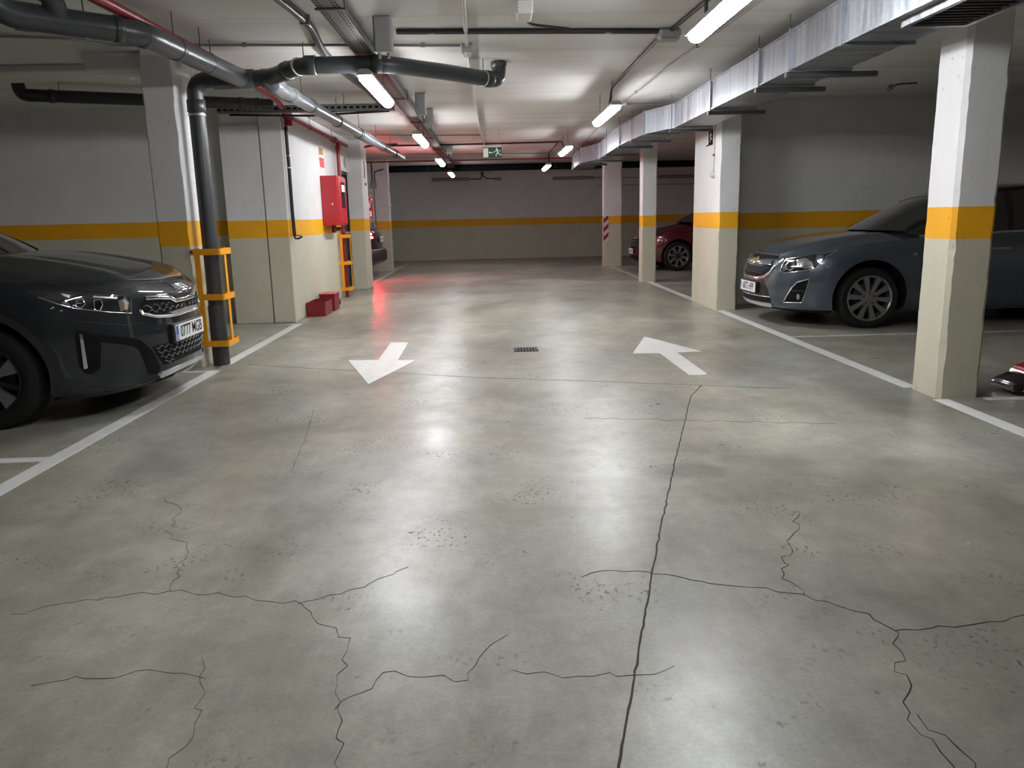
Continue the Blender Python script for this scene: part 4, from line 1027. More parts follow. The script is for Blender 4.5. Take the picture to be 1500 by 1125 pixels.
            for (a, b) in list(cnt):
                if (b, a) not in cnt:
                    try: bm.faces.new((A[a], B[a], B[b], A[b]))
                    except ValueError: pass
            made.append(obj(name, bm, mat, parent or s.root, True, 45))
        return made
    def ribbon(s, name, pts, w, mat, off=0.004, az=0.0, el=0.0, mirror=True, parent=None, closed=False, h=0.006, sides=None, bvh=None):
        """raised bead of width w following the skin through the points"""
        made = []
        for sd in (sides or ((1, -1) if mirror else (1,))):
            d = Vector((-math.cos(az)*math.cos(el), -sd*math.sin(az)*math.cos(el), -math.sin(el)))
            P = [Vector((p[0], p[1]*sd, p[2])) for p in pts]; dn = []
            seq = P+P[:1] if closed else P
            for a, b in zip(seq[:-1], seq[1:]):
                k = max(1, int((b-a).length/0.02)); dn += [a+(b-a)*i/k for i in range(k)]
            if not closed: dn.append(P[-1])
            H = []
            for p in dn:
                g = (bvh or s.bvh).ray_cast(p-d*0.8, d, 2.0)
                if g[0] is None or (g[0]-p).length > 0.35: g = (bvh or s.bvh).find_nearest(p)
                H.append((g[0], g[1] if g[1].dot(d) < 0 else -g[1]))
            bm = bmesh.new(); prev = None; first = None; n = len(H)
            for i in range(n):
                p, nn = H[i]; a = H[(i-1) % n if closed else max(i-1, 0)][0]; b = H[(i+1) % n if closed else min(i+1, n-1)][0]
                t = (b-a).normalized(); c = nn.cross(t).normalized(); ww = w(i/(n-1)) if callable(w) else w
                cur = [bm.verts.new(p + c*x*ww + nn*z) for x, z in ((-0.5, -0.004), (-0.42, off+h*0.6), (0, off+h), (0.42, off+h*0.6), (0.5, -0.004))]
                if prev:
                    for k in range(5): bm.faces.new((prev[k], prev[(k+1) % 5], cur[(k+1) % 5], cur[k]))
                else: first = cur
                prev = cur
            if closed:
                for k in range(5): bm.faces.new((prev[k], prev[(k+1) % 5], first[(k+1) % 5], first[k]))
            else: bm.faces.new(first[::-1]); bm.faces.new(prev)
            made.append(obj(name, bm, mat, parent or s.root, True, 50))
        return made
    def cabin(s, glass='tint'):
        """glasshouse: rows of half sections from the scuttle over the roof to the tail"""
        bm = bmesh.new(); rows = []
        g = s.gh   # (u, z_top centre, half-width at top, z at base, half-width at base)
        cen = spl([(a[0], a[1]) for a in g]); wt = spl([(a[0], a[2]) for a in g]); zb = spl([(a[0], a[3]) for a in g]); wb = spl([(a[0], a[4]) for a in g])
        u0, u1 = g[0][0], g[-1][0]; n = 64
        for i in range(n+1):
            u = u0+(u1-u0)*i/n; zt, w1, z0, w0 = cen(u), wt(u), zb(u), wb(u); h = max(zt-z0, 0.001); sec = []
            bow = s.bow*min(1, h/0.25)
            for k in range(9):     # side, from base up to the roof edge
                t = k/8; sec.append((w0+(w1-w0)*t**1.35 if w0 > w1 else w0, z0+(h-bow)*t))
            for k in range(1, 11):  # roof crown
                t = k/10; sec.append((w1*(1-t), zt-bow*(1-t)**2.4 if True else zt))
            curve = s.wscurve*max(0, 1-(u-u0)/1.2) 
            rows.append([(-(u+curve*(y/max(w0, .01))**2), y, z) for y, z in sec])
        m = len(rows[0]); V = []
        for r in rows:
            V.append([bm.verts.new(p) for p in r] + [bm.verts.new((p[0], -p[1], p[2])) for p in r[-2::-1]])
        for a, b in zip(V[:-1], V[1:]):
            for k in range(len(a)-1): bm.faces.new((a[k], a[k+1], b[k+1], b[k]))
        bm.faces.new(V[0]); bm.faces.new(V[-1][::-1])
        for a, b in zip(V[:-1], V[1:]): bm.faces.new((a[0], b[0], b[-1], a[-1]))
        bmesh.ops.remove_doubles(bm, verts=bm.verts, dist=1e-5); bmesh.ops.recalc_face_normals(bm, faces=bm.faces)
        s.cbvh = BVHTree.FromBMesh(bm)
        s.cen, s.wt, s.zbase, s.wbase = cen, wt, zb, wb
        return obj('window_glass', bm, glass, s.root, True, 50)
    def cabin_pt(s, u, t):
        """point on the side of the glasshouse: t=0 belt, t=1 roof edge"""
        zt, w1, z0, w0 = s.cen(u), s.wt(u), s.zbase(u), s.wbase(u); h = max(zt-z0, .001); bow = s.bow*min(1, h/0.25)
        curve = s.wscurve*max(0, 1-(u-s.gh[0][0])/1.2); y = w0+(w1-w0)*t**1.35 if w0 > w1 else w0
        return (-(u+curve*(y/max(w0, .01))**2), y, z0+(h-bow)*t)
    def roof(s, mat, u0, u1):
        bm = bmesh.new(); V = []; n = 30
        for i in range(n+1):
            u = u0+(u1-u0)*i/n; row = []
            ys = [s.wt(u)*1.012*math.sin(PI/2*(k/10-1)) for k in range(21)]
            for y in ys:
                h = s.cbvh.ray_cast(Vector((-u, y*0.995, 3)), Vector((0, 0, -1)))
                row.append((h[0]+h[1]*0.006) if h[0] is not None else Vector((-u, y, s.cen(u))))
            V.append([bm.verts.new(p) for p in row])
        for a, b in zip(V[:-1], V[1:]):
            for k in range(20): bm.faces.new((a[k], a[k+1], b[k+1], b[k]))
        bm.normal_update(); bmesh.ops.solidify(bm, geom=list(bm.faces), thickness=0.01)
        return obj('roof_panel', bm, mat, s.root, True, 50)
    def wheel(s, c, sd, rim_fn, name='wheel'):
        """tyre > rim > spokes, hub"""
        y = sd*(s.W/2-0.012); R = s.wr; rr = s.rim
        w = bpy.data.objects.new(name, None); link(w, s.root); w.location = (-c, y, R)
        ax = (0, sd, 0); tw = s.tw
        bm = bmesh.new()
        lathe(bm, [(rr-0.012, -0.02), (rr+0.004, -0.004), (rr+0.022, 0.0), (rr+0.05, 0.004), (R-0.035, 0.0), (R-0.012, -0.012), (R-0.002, -0.03), (R, -0.06), (R, -tw+0.05), (R-0.012, -tw+0.01), (rr+0.02, -tw), (rr-0.012, -tw+0.02)], (0, 0, 0), ax, 72, 0, True)
        n = 72
        obj('tyre', bm, 'rubber', w, True, 30)
        bm = bmesh.new()
        for k in range(4):
            tube(bm, [(math.cos(2*PI*i/48)*(R+0.0005), -sd*(0.065+k*0.035), math.sin(2*PI*i/48)*(R+0.0005)) for i in range(48)] + [(R+0.0005, -sd*(0.065+k*0.035), 0)], 0.004, 4, False)
        bm.free()
        rim_fn(s, w, sd); return w
    def barrel(s, w, sd, depth=0.11, mat='alloy'):
        rr = s.rim; bm = bmesh.new()
        lathe(bm, [(rr+0.002, -0.006), (rr+0.002, 0.004), (rr-0.010, 0.006), (rr-0.018, -0.004), (rr-0.022, -depth), (rr-0.002, -depth), (rr-0.002, -0.02)], (0, 0, 0), (0, sd, 0), 64, 0, True)
        obj('rim', bm, mat, w, True, 35)
        bm = bmesh.new(); lathe(bm, [(0.0, -depth+0.006), (rr-0.022, -depth+0.006), (rr-0.022, -depth), (0.0, -depth)], (0, 0, 0), (0, sd, 0), 48); obj('brake_backing', bm, 'blackmatte', w)
        bm = bmesh.new(); lathe(bm, [(0.0, -depth+0.025), (rr*0.62, -depth+0.025), (rr*0.62, -depth+0.01), (0.0, -depth+0.01)], (0, 0, 0), (0, sd, 0), 48); obj('brake_disc', bm, 'darksteel', w, True)
    def spoke(s, w, sd, ang, prof, mat, z0=0.0, thick=0.03, name='spoke'):
        """flat radial bar: prof = (radius, half-width at that radius, set-in)"""
        bm = bmesh.new(); rows = []
        for (r, a, off0, din) in prof:
            row = []
            for q in (-1, 1):
                t = ang + (off0 + q*a)/max(r, 0.02)
                row.append((r*math.cos(t), -sd*(din), r*math.sin(t)))
            rows.append(row)
        F = [[bm.verts.new(p) for p in r] for r in rows]
        Bk = [[bm.verts.new((p[0]*1.0, p[1]-sd*thick, p[2])) for p in r] for r in rows]
        for i in range(len(rows)-1):
            bm.faces.new((F[i][0], F[i][1], F[i+1][1], F[i+1][0])); bm.faces.new((Bk[i][0], Bk[i+1][0], Bk[i+1][1], Bk[i][1]))
            for q in (0, 1): bm.faces.new((F[i][q], F[i+1][q], Bk[i+1][q], Bk[i][q]))
        bm.faces.new((F[0][0], Bk[0][0], Bk[0][1], F[0][1])); bm.faces.new((F[-1][0], F[-1][1], Bk[-1][1], Bk[-1][0]))
        return obj(name, bm, mat, w)
    def hub(s, w, sd, r, mat='alloy', din=0.0, nuts=5):
        bm = bmesh.new(); lathe(bm, [(0.0, 0.006-din), (r*0.42, 0.006-din), (r*0.48, -0.002-din), (r, -0.004-din), (r*1.02, -0.04-din), (0.0, -0.04-din)], (0, 0, 0), (0, sd, 0), 32); obj('hub', bm, mat, w, True, 30)
        for k in range(nuts):
            a = 2*PI*k/nuts+0.3; bm = bmesh.new()
            lathe(bm, [(0.0, 0.001-din), (0.011, 0.001-din), (0.012, -0.006-din), (0.0, -0.006-din)], (r*0.73*math.cos(a), 0, r*0.73*math.sin(a)), (0, sd, 0), 8); obj('wheel_nut', bm, 'darksteel', w)
    def plate(s, x, z, txt, back=False, tilt=0.0, y=0.0, yaw=0.0):
        p = bxo('number_plate', (-0.006, -0.262, -0.056), (0.0, 0.262, 0.056), 'plate', s.root, 0.003)
        p.location = (x, y, z); p.rotation_euler = (0, tilt, (PI if back else 0)+yaw)
        bm = bmesh.new(); box(bm, (0.0003, -0.257 , -0.051), (0.0012, -0.217, 0.051)); b = obj('country_band', bm, 'plateblue', p)
        if txt is None:      # too far off to read: only dark strokes show
            for k in range(5): bxo('plate_stroke', (0.0003, -0.17+k*0.085, -0.03), (0.0012, -0.13+k*0.085, 0.03), 'ink', p)
            return p
        bm = text_bm('E', 0.042, 0.0004); place(bm, (0.0016, -0.237, -0.028), (0, 1, 0), (0, 0, 1)); obj('country_letter', bm, 'plate', p)
        bm = text_bm(txt, 0.112, 0.0005, 0.84); place(bm, (0.0010, 0.022, 0.0), (0, 1, 0), (0, 0, 1)); obj('registration', bm, 'ink', p)
        return p
# outlines of the car fittings, in each car's own frame (metres)
FT = {
  'k_lamp': [(-0.632, 0.864, 0.855),(-0.579, 0.847, 0.86),(-0.453, 0.802, 0.85),(-0.31, 0.72, 0.825),(-0.208, 0.626, 0.805),(-0.158, 0.561, 0.784),(-0.147, 0.549, 0.769),(-0.147, 0.565, 0.679),(-0.232, 0.678, 0.701),(-0.382, 0.799, 0.742),(-0.475, 0.84, 0.782),(-0.558, 0.859, 0.819)],
  'k_lamp_bar': [(-0.299, 0.722, 0.803),(-0.25, 0.678, 0.793),(-0.201, 0.624, 0.781)],
  'k_lamp_b2': [(-0.448, 0.81, 0.837),(-0.401, 0.789, 0.823),(-0.407, 0.799, 0.805),(-0.433, 0.807, 0.821)],
  'k_lamp_b3': [(-0.442, 0.826, 0.78),(-0.419, 0.81, 0.794),(-0.398, 0.806, 0.755),(-0.385, 0.801, 0.742)],
  'k_lamp_c1': [(-0.295, 0.727, 0.782),(-0.267, 0.699, 0.783),(-0.258, 0.699, 0.749),(-0.271, 0.716, 0.716),(-0.294, 0.737, 0.724)],
  'k_lamp_c2': [(-0.197, 0.624, 0.765),(-0.17, 0.584, 0.773),(-0.155, 0.566, 0.754),(-0.161, 0.584, 0.707),(-0.188, 0.624, 0.699)],
  'k_lamp_c3': [(-0.372, 0.781, 0.794),(-0.344, 0.761, 0.796),(-0.335, 0.764, 0.762),(-0.351, 0.778, 0.743),(-0.376, 0.793, 0.753)],
  'k_grille': [(-0.097, 0.454, 0.754),(-0.06, 0.352, 0.745),(-0.029, 0.225, 0.727),(-0.02, 0.17, 0.704),(-0.012, 0.03, 0.704),(-0.01, 0.033, 0.626),(-0.021, 0.192, 0.626),(-0.035, 0.275, 0.627),(-0.072, 0.407, 0.644),(-0.108, 0.493, 0.673),(-0.117, 0.508, 0.697),(-0.109, 0.487, 0.726)],
  'k_chrome_top': [(-0.1, 0.456, 0.763),(-0.06, 0.347, 0.758),(-0.031, 0.228, 0.743),(-0.02, 0.167, 0.716),(-0.012, 0.001, 0.715)],
  'k_chrome_low': [(-0.119, 0.513, 0.694),(-0.11, 0.499, 0.667),(-0.072, 0.408, 0.637),(-0.035, 0.277, 0.622),(-0.019, 0.185, 0.62),(-0.009, 0.021, 0.625)],
  'k_silver': [(-0.031, 0.255, 0.645),(-0.017, 0.157, 0.652),(-0.01, 0.011, 0.655),(-0.009, 0.008, 0.628),(-0.022, 0.202, 0.622)],
  'k_low': [(-0.083, 0.456, 0.441),(-0.047, 0.355, 0.443),(-0.018, 0.237, 0.445),(-0.002, 0.08, 0.445),(-0.009, 0.1, 0.311),(-0.029, 0.261, 0.305),(-0.055, 0.363, 0.299)],
  'k_skid': [(-0.081, 0.419, 0.239),(-0.067, 0.392, 0.259),(-0.031, 0.268, 0.266),(-0.008, 0.112, 0.273),(-0.013, 0.107, 0.245),(-0.037, 0.263, 0.233),(-0.081, 0.403, 0.217)],
  'k_slot': [(-0.386, 0.813, 0.599),(-0.351, 0.79, 0.6),(-0.292, 0.748, 0.566),(-0.28, 0.738, 0.499),(-0.303, 0.74, 0.351),(-0.34, 0.767, 0.322),(-0.378, 0.792, 0.333),(-0.397, 0.807, 0.388),(-0.393, 0.819, 0.554)],
  'k_drl': [(-0.372, 0.805, 0.587),(-0.358, 0.796, 0.579),(-0.359, 0.782, 0.367),(-0.379, 0.794, 0.361)],
  'k_strip': [(-0.298, 0.752, 0.571),(-0.226, 0.685, 0.551),(-0.151, 0.588, 0.521),(-0.12, 0.535, 0.496),(-0.087, 0.456, 0.412),(-0.068, 0.401, 0.294),(-0.082, 0.426, 0.248),(-0.11, 0.496, 0.262),(-0.123, 0.521, 0.369),(-0.13, 0.549, 0.438),(-0.155, 0.593, 0.47),(-0.222, 0.679, 0.501),(-0.284, 0.742, 0.522)],
  'k_band': [(-0.536, 0.86, 0.333),(-0.511, 0.851, 0.309),(-0.432, 0.82, 0.294),(-0.351, 0.767, 0.241),(-0.299, 0.721, 0.214),(-0.219, 0.64, 0.209),(-0.13, 0.497, 0.207),(-0.087, 0.422, 0.219),(-0.148, 0.468, 0.186),(-0.272, 0.638, 0.176),(-0.393, 0.732, 0.166),(-0.572, 0.819, 0.171),(-0.72, 0.6, 0.2)],
  'k_shut': [(-0.781, 0.843, 0.918),(-0.623, 0.815, 0.91),(-0.42, 0.764, 0.87),(-0.315, 0.704, 0.847),(-0.22, 0.624, 0.822),(-0.18, 0.525, 0.843),(-0.151, 0.363, 0.855),(-0.128, 0.084, 0.854),(-0.119, -0.165, 0.847)],
  'k_crease': [(-0.379, 0.805, 0.653),(-0.338, 0.777, 0.657),(-0.236, 0.689, 0.626),(-0.155, 0.586, 0.605),(-0.094, 0.47, 0.607)],
  'k_badge': [(-0.08, 0.094, 0.822),(-0.077, -0.123, 0.819),(-0.028, 0.016, 0.785),(-0.037, 0.177, 0.786)],
  'c_lamp': [(-0.154, 0.547, 0.598),(-0.172, 0.545, 0.659),(-0.211, 0.546, 0.727),(-0.283, 0.643, 0.742),(-0.428, 0.74, 0.785),(-0.517, 0.801, 0.79),(-0.649, 0.828, 0.822),(-0.521, 0.825, 0.756),(-0.47, 0.819, 0.705),(-0.437, 0.815, 0.639),(-0.32, 0.744, 0.61),(-0.183, 0.6, 0.581)],
  'c_refl': [(-0.282, 0.664, 0.719),(-0.35, 0.719, 0.741),(-0.4, 0.78, 0.701),(-0.404, 0.795, 0.649),(-0.341, 0.756, 0.63),(-0.278, 0.691, 0.663)],
  'c_refl2': [(-0.449, 0.773, 0.773),(-0.5, 0.804, 0.773),(-0.495, 0.821, 0.743),(-0.458, 0.814, 0.701),(-0.43, 0.791, 0.729)],
  'c_proj': [(-0.228, 0.606, 0.703),(-0.255, 0.652, 0.69),(-0.257, 0.674, 0.641),(-0.225, 0.648, 0.608),(-0.201, 0.61, 0.624),(-0.2, 0.588, 0.666)],
  'c_proj2': [(-0.172, 0.559, 0.636),(-0.189, 0.567, 0.673),(-0.199, 0.594, 0.652),(-0.191, 0.601, 0.61),(-0.174, 0.579, 0.598)],
  'c_ug': [(-0.184, -0.442, 0.732),(-0.183, -0.015, 0.769),(-0.191, 0.38, 0.749),(-0.167, 0.418, 0.723),(-0.117, 0.089, 0.71),(-0.1, -0.194, 0.694)],
  'c_lg': [(-0.054, -0.179, 0.625),(-0.061, 0.202, 0.636),(-0.116, 0.426, 0.648),(-0.093, 0.398, 0.606),(-0.067, 0.35, 0.559),(-0.029, 0.198, 0.519),(-0.014, -0.039, 0.499)],
  'c_chrome': [(-0.195, 0.527, 0.719),(-0.164, 0.503, 0.688),(-0.122, 0.453, 0.638),(-0.087, 0.409, 0.57),(-0.056, 0.337, 0.525),(-0.026, 0.208, 0.497),(-0.01, -0.026, 0.48)],
  'c_bar': [(-0.09, -0.173, 0.688),(-0.106, 0.105, 0.701),(-0.155, 0.443, 0.71),(-0.123, 0.434, 0.663),(-0.067, 0.228, 0.645),(-0.052, -0.124, 0.632)],
  'c_badge': [(-0.072, -0.094, 0.676),(-0.099, 0.082, 0.697),(-0.071, 0.19, 0.661),(-0.049, 0.005, 0.636)],
  'c_fog': [(-0.18, 0.606, 0.27),(-0.201, 0.645, 0.348),(-0.236, 0.687, 0.436),(-0.274, 0.72, 0.492),(-0.376, 0.793, 0.529),(-0.359, 0.785, 0.449),(-0.341, 0.767, 0.356),(-0.326, 0.747, 0.278)],
  'c_foglamp': [(-0.288, 0.731, 0.372),(-0.301, 0.739, 0.355),(-0.304, 0.737, 0.322),(-0.293, 0.727, 0.303),(-0.28, 0.718, 0.321),(-0.278, 0.72, 0.354)],
  'c_fogbar': [(-0.236, 0.685, 0.395),(-0.279, 0.725, 0.401),(-0.335, 0.767, 0.4)],
  'c_low': [(-0.003, 0.031, 0.302),(-0.014, 0.197, 0.306),(-0.083, 0.449, 0.31),(-0.086, 0.446, 0.261),(-0.047, 0.334, 0.258),(-0.009, 0.018, 0.254)],
  'c_lowchrome': [(-0.002, 0.032, 0.31),(-0.014, 0.198, 0.314),(-0.083, 0.45, 0.316)],
  'c_dark': [(-0.008, -0.018, 0.469),(-0.048, 0.325, 0.494),(-0.066, 0.416, 0.393),(-0.081, 0.447, 0.325),(-0.014, 0.198, 0.318),(-0.002, 0.021, 0.313)],
  'c_lip': [(-0.019, -0.01, 0.235),(-0.064, 0.353, 0.237),(-0.078, 0.307, 0.205),(-0.065, -0.081, 0.198)],
  'c_marker': [(-1.404, 0.885, 0.776),(-1.443, 0.884, 0.779),(-1.444, 0.887, 0.751),(-1.405, 0.888, 0.749)],
  'c_shut': [(-0.282, 0.633, 0.747),(-0.418, 0.723, 0.789),(-0.513, 0.749, 0.823),(-0.639, 0.699, 0.882),(-0.966, 0.642, 0.933),(-1.314, 0.551, 0.972),(-1.576, 0.415, 0.985)],
  'c_crease': [(-0.098, 0.455, 0.544),(-0.233, 0.668, 0.57),(-0.397, 0.8, 0.603),(-0.487, 0.842, 0.618)],
  'c_sideline': [(-0.55, 0.843, 0.743),(-0.853, 0.872, 0.806),(-1.278, 0.872, 0.838)],
}
def flat_ridge(u, f): return 0.0
# --- dark grey crossover on the left, nose towards the lane
def kia_ridge(u, f):
    a = max(0, min(1, (u-0.10)/0.25))*max(0, min(1, (1.5-u)/0.3))
    return a*(0.016*math.exp(-((abs(f)-0.56)/0.09)**2) - 0.006*math.exp(-((abs(f)-0.42)/0.1)**2))
KX, KY = -2.19, 5.74
t = thing('car', 'dark grey crossover car parked nose-out on the left, seen from its front corner', 'car', (KX, KY, 0))
K = Car(W=1.80, L=4.40, Rf=0.74, efront=2.2, Rr=0.6, erear=3.0, nside=64, noserise=0.0, flare=0.012, Rdec=0.75, ce=3.2, ridge=kia_ridge,
        shoulder=[(0, 0.79), (0.12, 0.825), (0.35, 0.86), (0.7, 0.905), (1.1, 0.955), (1.6, 0.985), (3.0, 1.02), (4.1, 1.03), (4.4, 0.98)],
        sill=[(0, 0.195), (0.2, 0.18), (0.45, 0.165), (0.8, 0.165), (1.4, 0.19), (3.6, 0.19), (4.4, 0.30)],
        levels=[(0.0, 0.93, 0.05, 0.12), (0.04, 0.965, 0.015, 0.06), (0.13, 0.978, 0.004, 0.03), (0.28, 0.985, 0.008, 0.015), (0.42, 0.995, 0.0, 0.0), (0.55, 1.0, 0.0, 0.0), (0.68, 1.0, 0.008, 0.0), (0.79, 0.995, 0.010, 0.02), (0.88, 0.985, 0.012, 0.05), (0.95, 0.965, 0.015, 0.09), (1.0, 0.94, 0.03, 0.13)],
        crown=[(0, 0.0), (0.06, 0.03), (0.2, 0.075), (0.45, 0.115), (0.9, 0.135), (1.2, 0.11), (1.6, 0.08), (4.4, 0.05)],
        axle_f=0.94, axle_r=3.57, arch=0.385, archx=1.0, wr=0.322, rim=0.222, tw=0.23,
        gh=[(1.18, 1.06, 0.70, 1.02, 0.76), (1.45, 1.21, 0.665, 0.99, 0.80), (1.9, 1.40, 0.60, 0.99, 0.82), (2.4, 1.475, 0.575, 1.0, 0.82), (3.1, 1.48, 0.56, 1.02, 0.81), (3.7, 1.40, 0.54, 1.04, 0.79), (4.2, 1.08, 0.60, 1.05, 0.72)], bow=0.05, wscurve=0.22)
K.body(t, 'kia')
K.cabin(); K.roof('kia', 1.95, 3.75)

def kia_rim(s, w, sd):
    s.barrel(w, sd, 0.10, 'alloydark'); r = s.rim
    for k in range(5):
        a = 2*PI*k/5+0.35
        s.spoke(w, sd, a, [(0.04, 0.028, 0, 0.012), (0.11, 0.022, 0.004, 0.006), (r-0.01, 0.050, 0.018, -0.002)], 'alloy', 0, 0.03)
        s.spoke(w, sd, a+0.62, [(0.05, 0.016, 0, 0.014), (r-0.01, 0.018, 0.0, 0.004)], 'alloydark', 0, 0.03)
    s.hub(w, sd, 0.062, 'alloydark', 0.004)
for c in (K.axle_f, K.axle_r):
    for sd in (1, -1): K.wheel(c, sd, kia_rim)

# --- blue-grey saloon on the right, nose towards the lane
CX, CY = 2.95, 9.02
t = thing('car', 'blue-grey saloon car parked nose-out on the right between two pillars', 'car', (CX, CY, 0), PI)
def cr_ridge(u, f):
    a = max(0, min(1, (u-0.08)/0.25))*max(0, min(1, (1.4-u)/0.3))
    return a*0.012*math.exp(-((abs(f)-0.62)/0.08)**2)
C_ = Car(W=1.78, L=4.58, Rf=0.76, efront=2.25, Rr=0.6, erear=2.8, nside=64, noserise=0.0, flare=0.012, Rdec=0.8, ce=3.0, ridge=cr_ridge,
        shoulder=[(0, 0.70), (0.12, 0.745), (0.35, 0.80), (0.7, 0.855), (1.1, 0.90), (1.7, 0.93), (3.2, 0.975), (4.2, 1.0), (4.58, 0.96)],
        sill=[(0, 0.19), (0.25, 0.17), (0.7, 0.16), (1.5, 0.165), (3.6, 0.17), (4.58, 0.30)],
        levels=[(0.0, 0.90, 0.10, 0.12), (0.05, 0.955, 0.03, 0.06), (0.14, 0.975, 0.005, 0.03), (0.28, 0.985, 0.0, 0.01), (0.42, 0.995, 0.0, 0.0), (0.55, 1.0, 0.008, 0.0), (0.68, 1.0, 0.02, 0.0), (0.79, 0.995, 0.035, 0.02), (0.88, 0.985, 0.05, 0.05), (0.95, 0.96, 0.07, 0.09), (1.0, 0.925, 0.11, 0.13)],
        crown=[(0, 0.0), (0.1, 0.045), (0.3, 0.10), (0.7, 0.125), (1.1, 0.115), (1.6, 0.07), (4.58, 0.05)],
        axle_f=0.985, axle_r=3.67, arch=0.388, archx=1.0, wr=0.318, rim=0.236, tw=0.21,
        gh=[(1.18, 1.005, 0.70, 0.95, 0.75), (1.53, 1.17, 0.66, 0.93, 0.79), (1.95, 1.345, 0.60, 0.93, 0.81), (2.38, 1.445, 0.56, 0.95, 0.81), (2.9, 1.47, 0.55, 0.96, 0.81), (3.4, 1.42, 0.54, 0.97, 0.80), (3.8, 1.27, 0.56, 0.98, 0.77), (4.15, 1.06, 0.60, 0.99, 0.72)], bow=0.045, wscurve=0.24)
C_.body(t, 'cruze')
C_.cabin(); C_.roof('cruze', 1.98, 3.45)
def cruze_rim(s, w, sd):
    s.barrel(w, sd, 0.11, 'alloy'); r = s.rim
    for k in range(10):
        a = 2*PI*k/10+0.1
        s.spoke(w, sd, a, [(0.06, 0.017, 0, 0.012), (0.12, 0.020, 0, 0.004), (r-0.012, 0.031, 0, -0.001)], 'alloy', 0, 0.035)
    s.hub(w, sd, 0.085, 'alloy', 0.006)
for c in (C_.axle_f, C_.axle_r):
    for sd in (1, -1): C_.wheel(c, sd, cruze_rim)

#FEATURES
def full(pts, i):
    pts = [(p[0], max(p[1], 0.012), p[2]) for p in pts]; mir = lambda q: [(p[0], -p[1], p[2]) for p in q]
    top, bot = pts[:i], pts[i:]
    return top + mir(top[::-1]) + mir(bot[::-1]) + bot
def both(pts):
    pts = [(p[0], max(p[1], 0.0), p[2]) for p in pts]
    return pts + [(p[0], -p[1], p[2]) for p in pts[::-1]]
A4 = 0.75
def mesh_bars(car, pts, w, mat, name, nz, nx, parent=None, off=0.004):
    """open mesh of a grille: short staggered bars over the dark opening (pts: full outline)"""
    zs = [p[2] for p in pts]; ys = [p[1] for p in pts]; z0, z1, y0, y1 = min(zs), max(zs), min(ys), max(ys)
    def inside(y, z):
        c = False; n = len(pts)
        for i in range(n):
            a, b = pts[i], pts[i-1]
            if (a[2] > z) != (b[2] > z) and y < (b[1]-a[1])*(z-a[2])/(b[2]-a[2])+a[1]: c = not c
        return c
    for i in range(nz):
        z = z0+(z1-z0)*(i+0.5)/nz
        run_ = []; segs = []; n = nx*6
        for k in range(n+1):
            y = y0+(y1-y0)*k/n; zz = z + (0.010 if (k//3 + i) % 2 else -0.010)*(1 if k % 3 == 1 else 0.4)
            if inside(y, z+0.012) and inside(y, z-0.012): run_.append((0.0, y, zz))
            else:
                if len(run_) > 3: segs.append(run_)
                run_ = []
        if len(run_) > 3: segs.append(run_)
        for sg in segs: car.ribbon(name, sg, w, mat, off, 0.0, 0.0, False, parent, sides=(1,))

# ---- dark grey crossover
lamps = K.patch('headlight', FT['k_lamp'], 'lampdark', 0.003, A4)
for sd, l in zip((1, -1), lamps):
    for key, m_ in (('k_lamp_b2', 'lampglass'), ('k_lamp_b3', 'lampglass'), ('k_lamp_c1', 'blackgloss'), ('k_lamp_c2', 'lampglass'), ('k_lamp_c3', 'blackgloss')):
        K.patch('lamp_element', FT[key], m_, 0.006, A4, sides=(sd,), parent=l, step=0.012)
    K.ribbon('light_bar', FT['k_lamp_bar'], 0.016, 'satin', 0.006, A4, sides=(sd,), parent=l)
    for key in ('k_lamp_c1', 'k_lamp_c3'): K.ribbon('lamp_ring', FT[key], 0.007, 'lampglass', 0.006, A4, sides=(sd,), parent=l, closed=True, h=0.003)
    K.ribbon('lamp_edge', FT['k_lamp'][6:], 0.007, 'lampglass', 0.003, A4, sides=(sd,), parent=l, h=0.003)
gp = full(FT['k_grille'], 4)
g = K.patch('upper_grille', gp, 'blackmatte', 0.003, 0.0, mirror=False)[0]
mesh_bars(K, gp, 0.008, 'black', 'grille_bar', 4, 14, g)
K.ribbon('chrome_strip', both(FT['k_chrome_top']), 0.030, 'chrome', 0.006, 0, mirror=False, h=0.014)
K.ribbon('chrome_strip', both(FT['k_chrome_low']), 0.024, 'chrome', 0.006, 0, mirror=False, h=0.012)
K.patch('silver_panel', full(FT['k_silver'], 3), 'satin', 0.014, 0, mirror=False, depth=0.012)
lp = full(FT['k_low'], 4)
g = K.patch('lower_grille', lp, 'blackmatte', 0.003, 0, mirror=False)[0]
mesh_bars(K, lp, 0.008, 'darksteel', 'grille_bar', 4, 14, g)
K.patch('skid_plate', full(FT['k_skid'], 4), 'satin', 0.012, 0, mirror=False, depth=0.012)
for sd in (1, -1):
    sl = K.patch('air_curtain', FT['k_slot'], 'slotblack', 0.003, 1.0, sides=(sd,))[0]
    K.patch('running_light', FT['k_drl'], 'lampglass', 0.012, 1.0, sides=(sd,), parent=sl, step=0.012, depth=0.008)
    K.patch('bumper_trim', FT['k_strip'], 'slotblack', 0.004, A4, sides=(sd,))
    K.patch('lower_cladding', FT['k_band'], 'cladding', 0.006, A4, sides=(sd,))
K.ribbon('bonnet_seam', FT['k_shut'], 0.008, 'black', 0.0, 0.4, 0.9, h=0.0015)
K.ribbon('bumper_seam', FT['k_crease'], 0.005, 'black', 0.0, A4, h=0.0015)
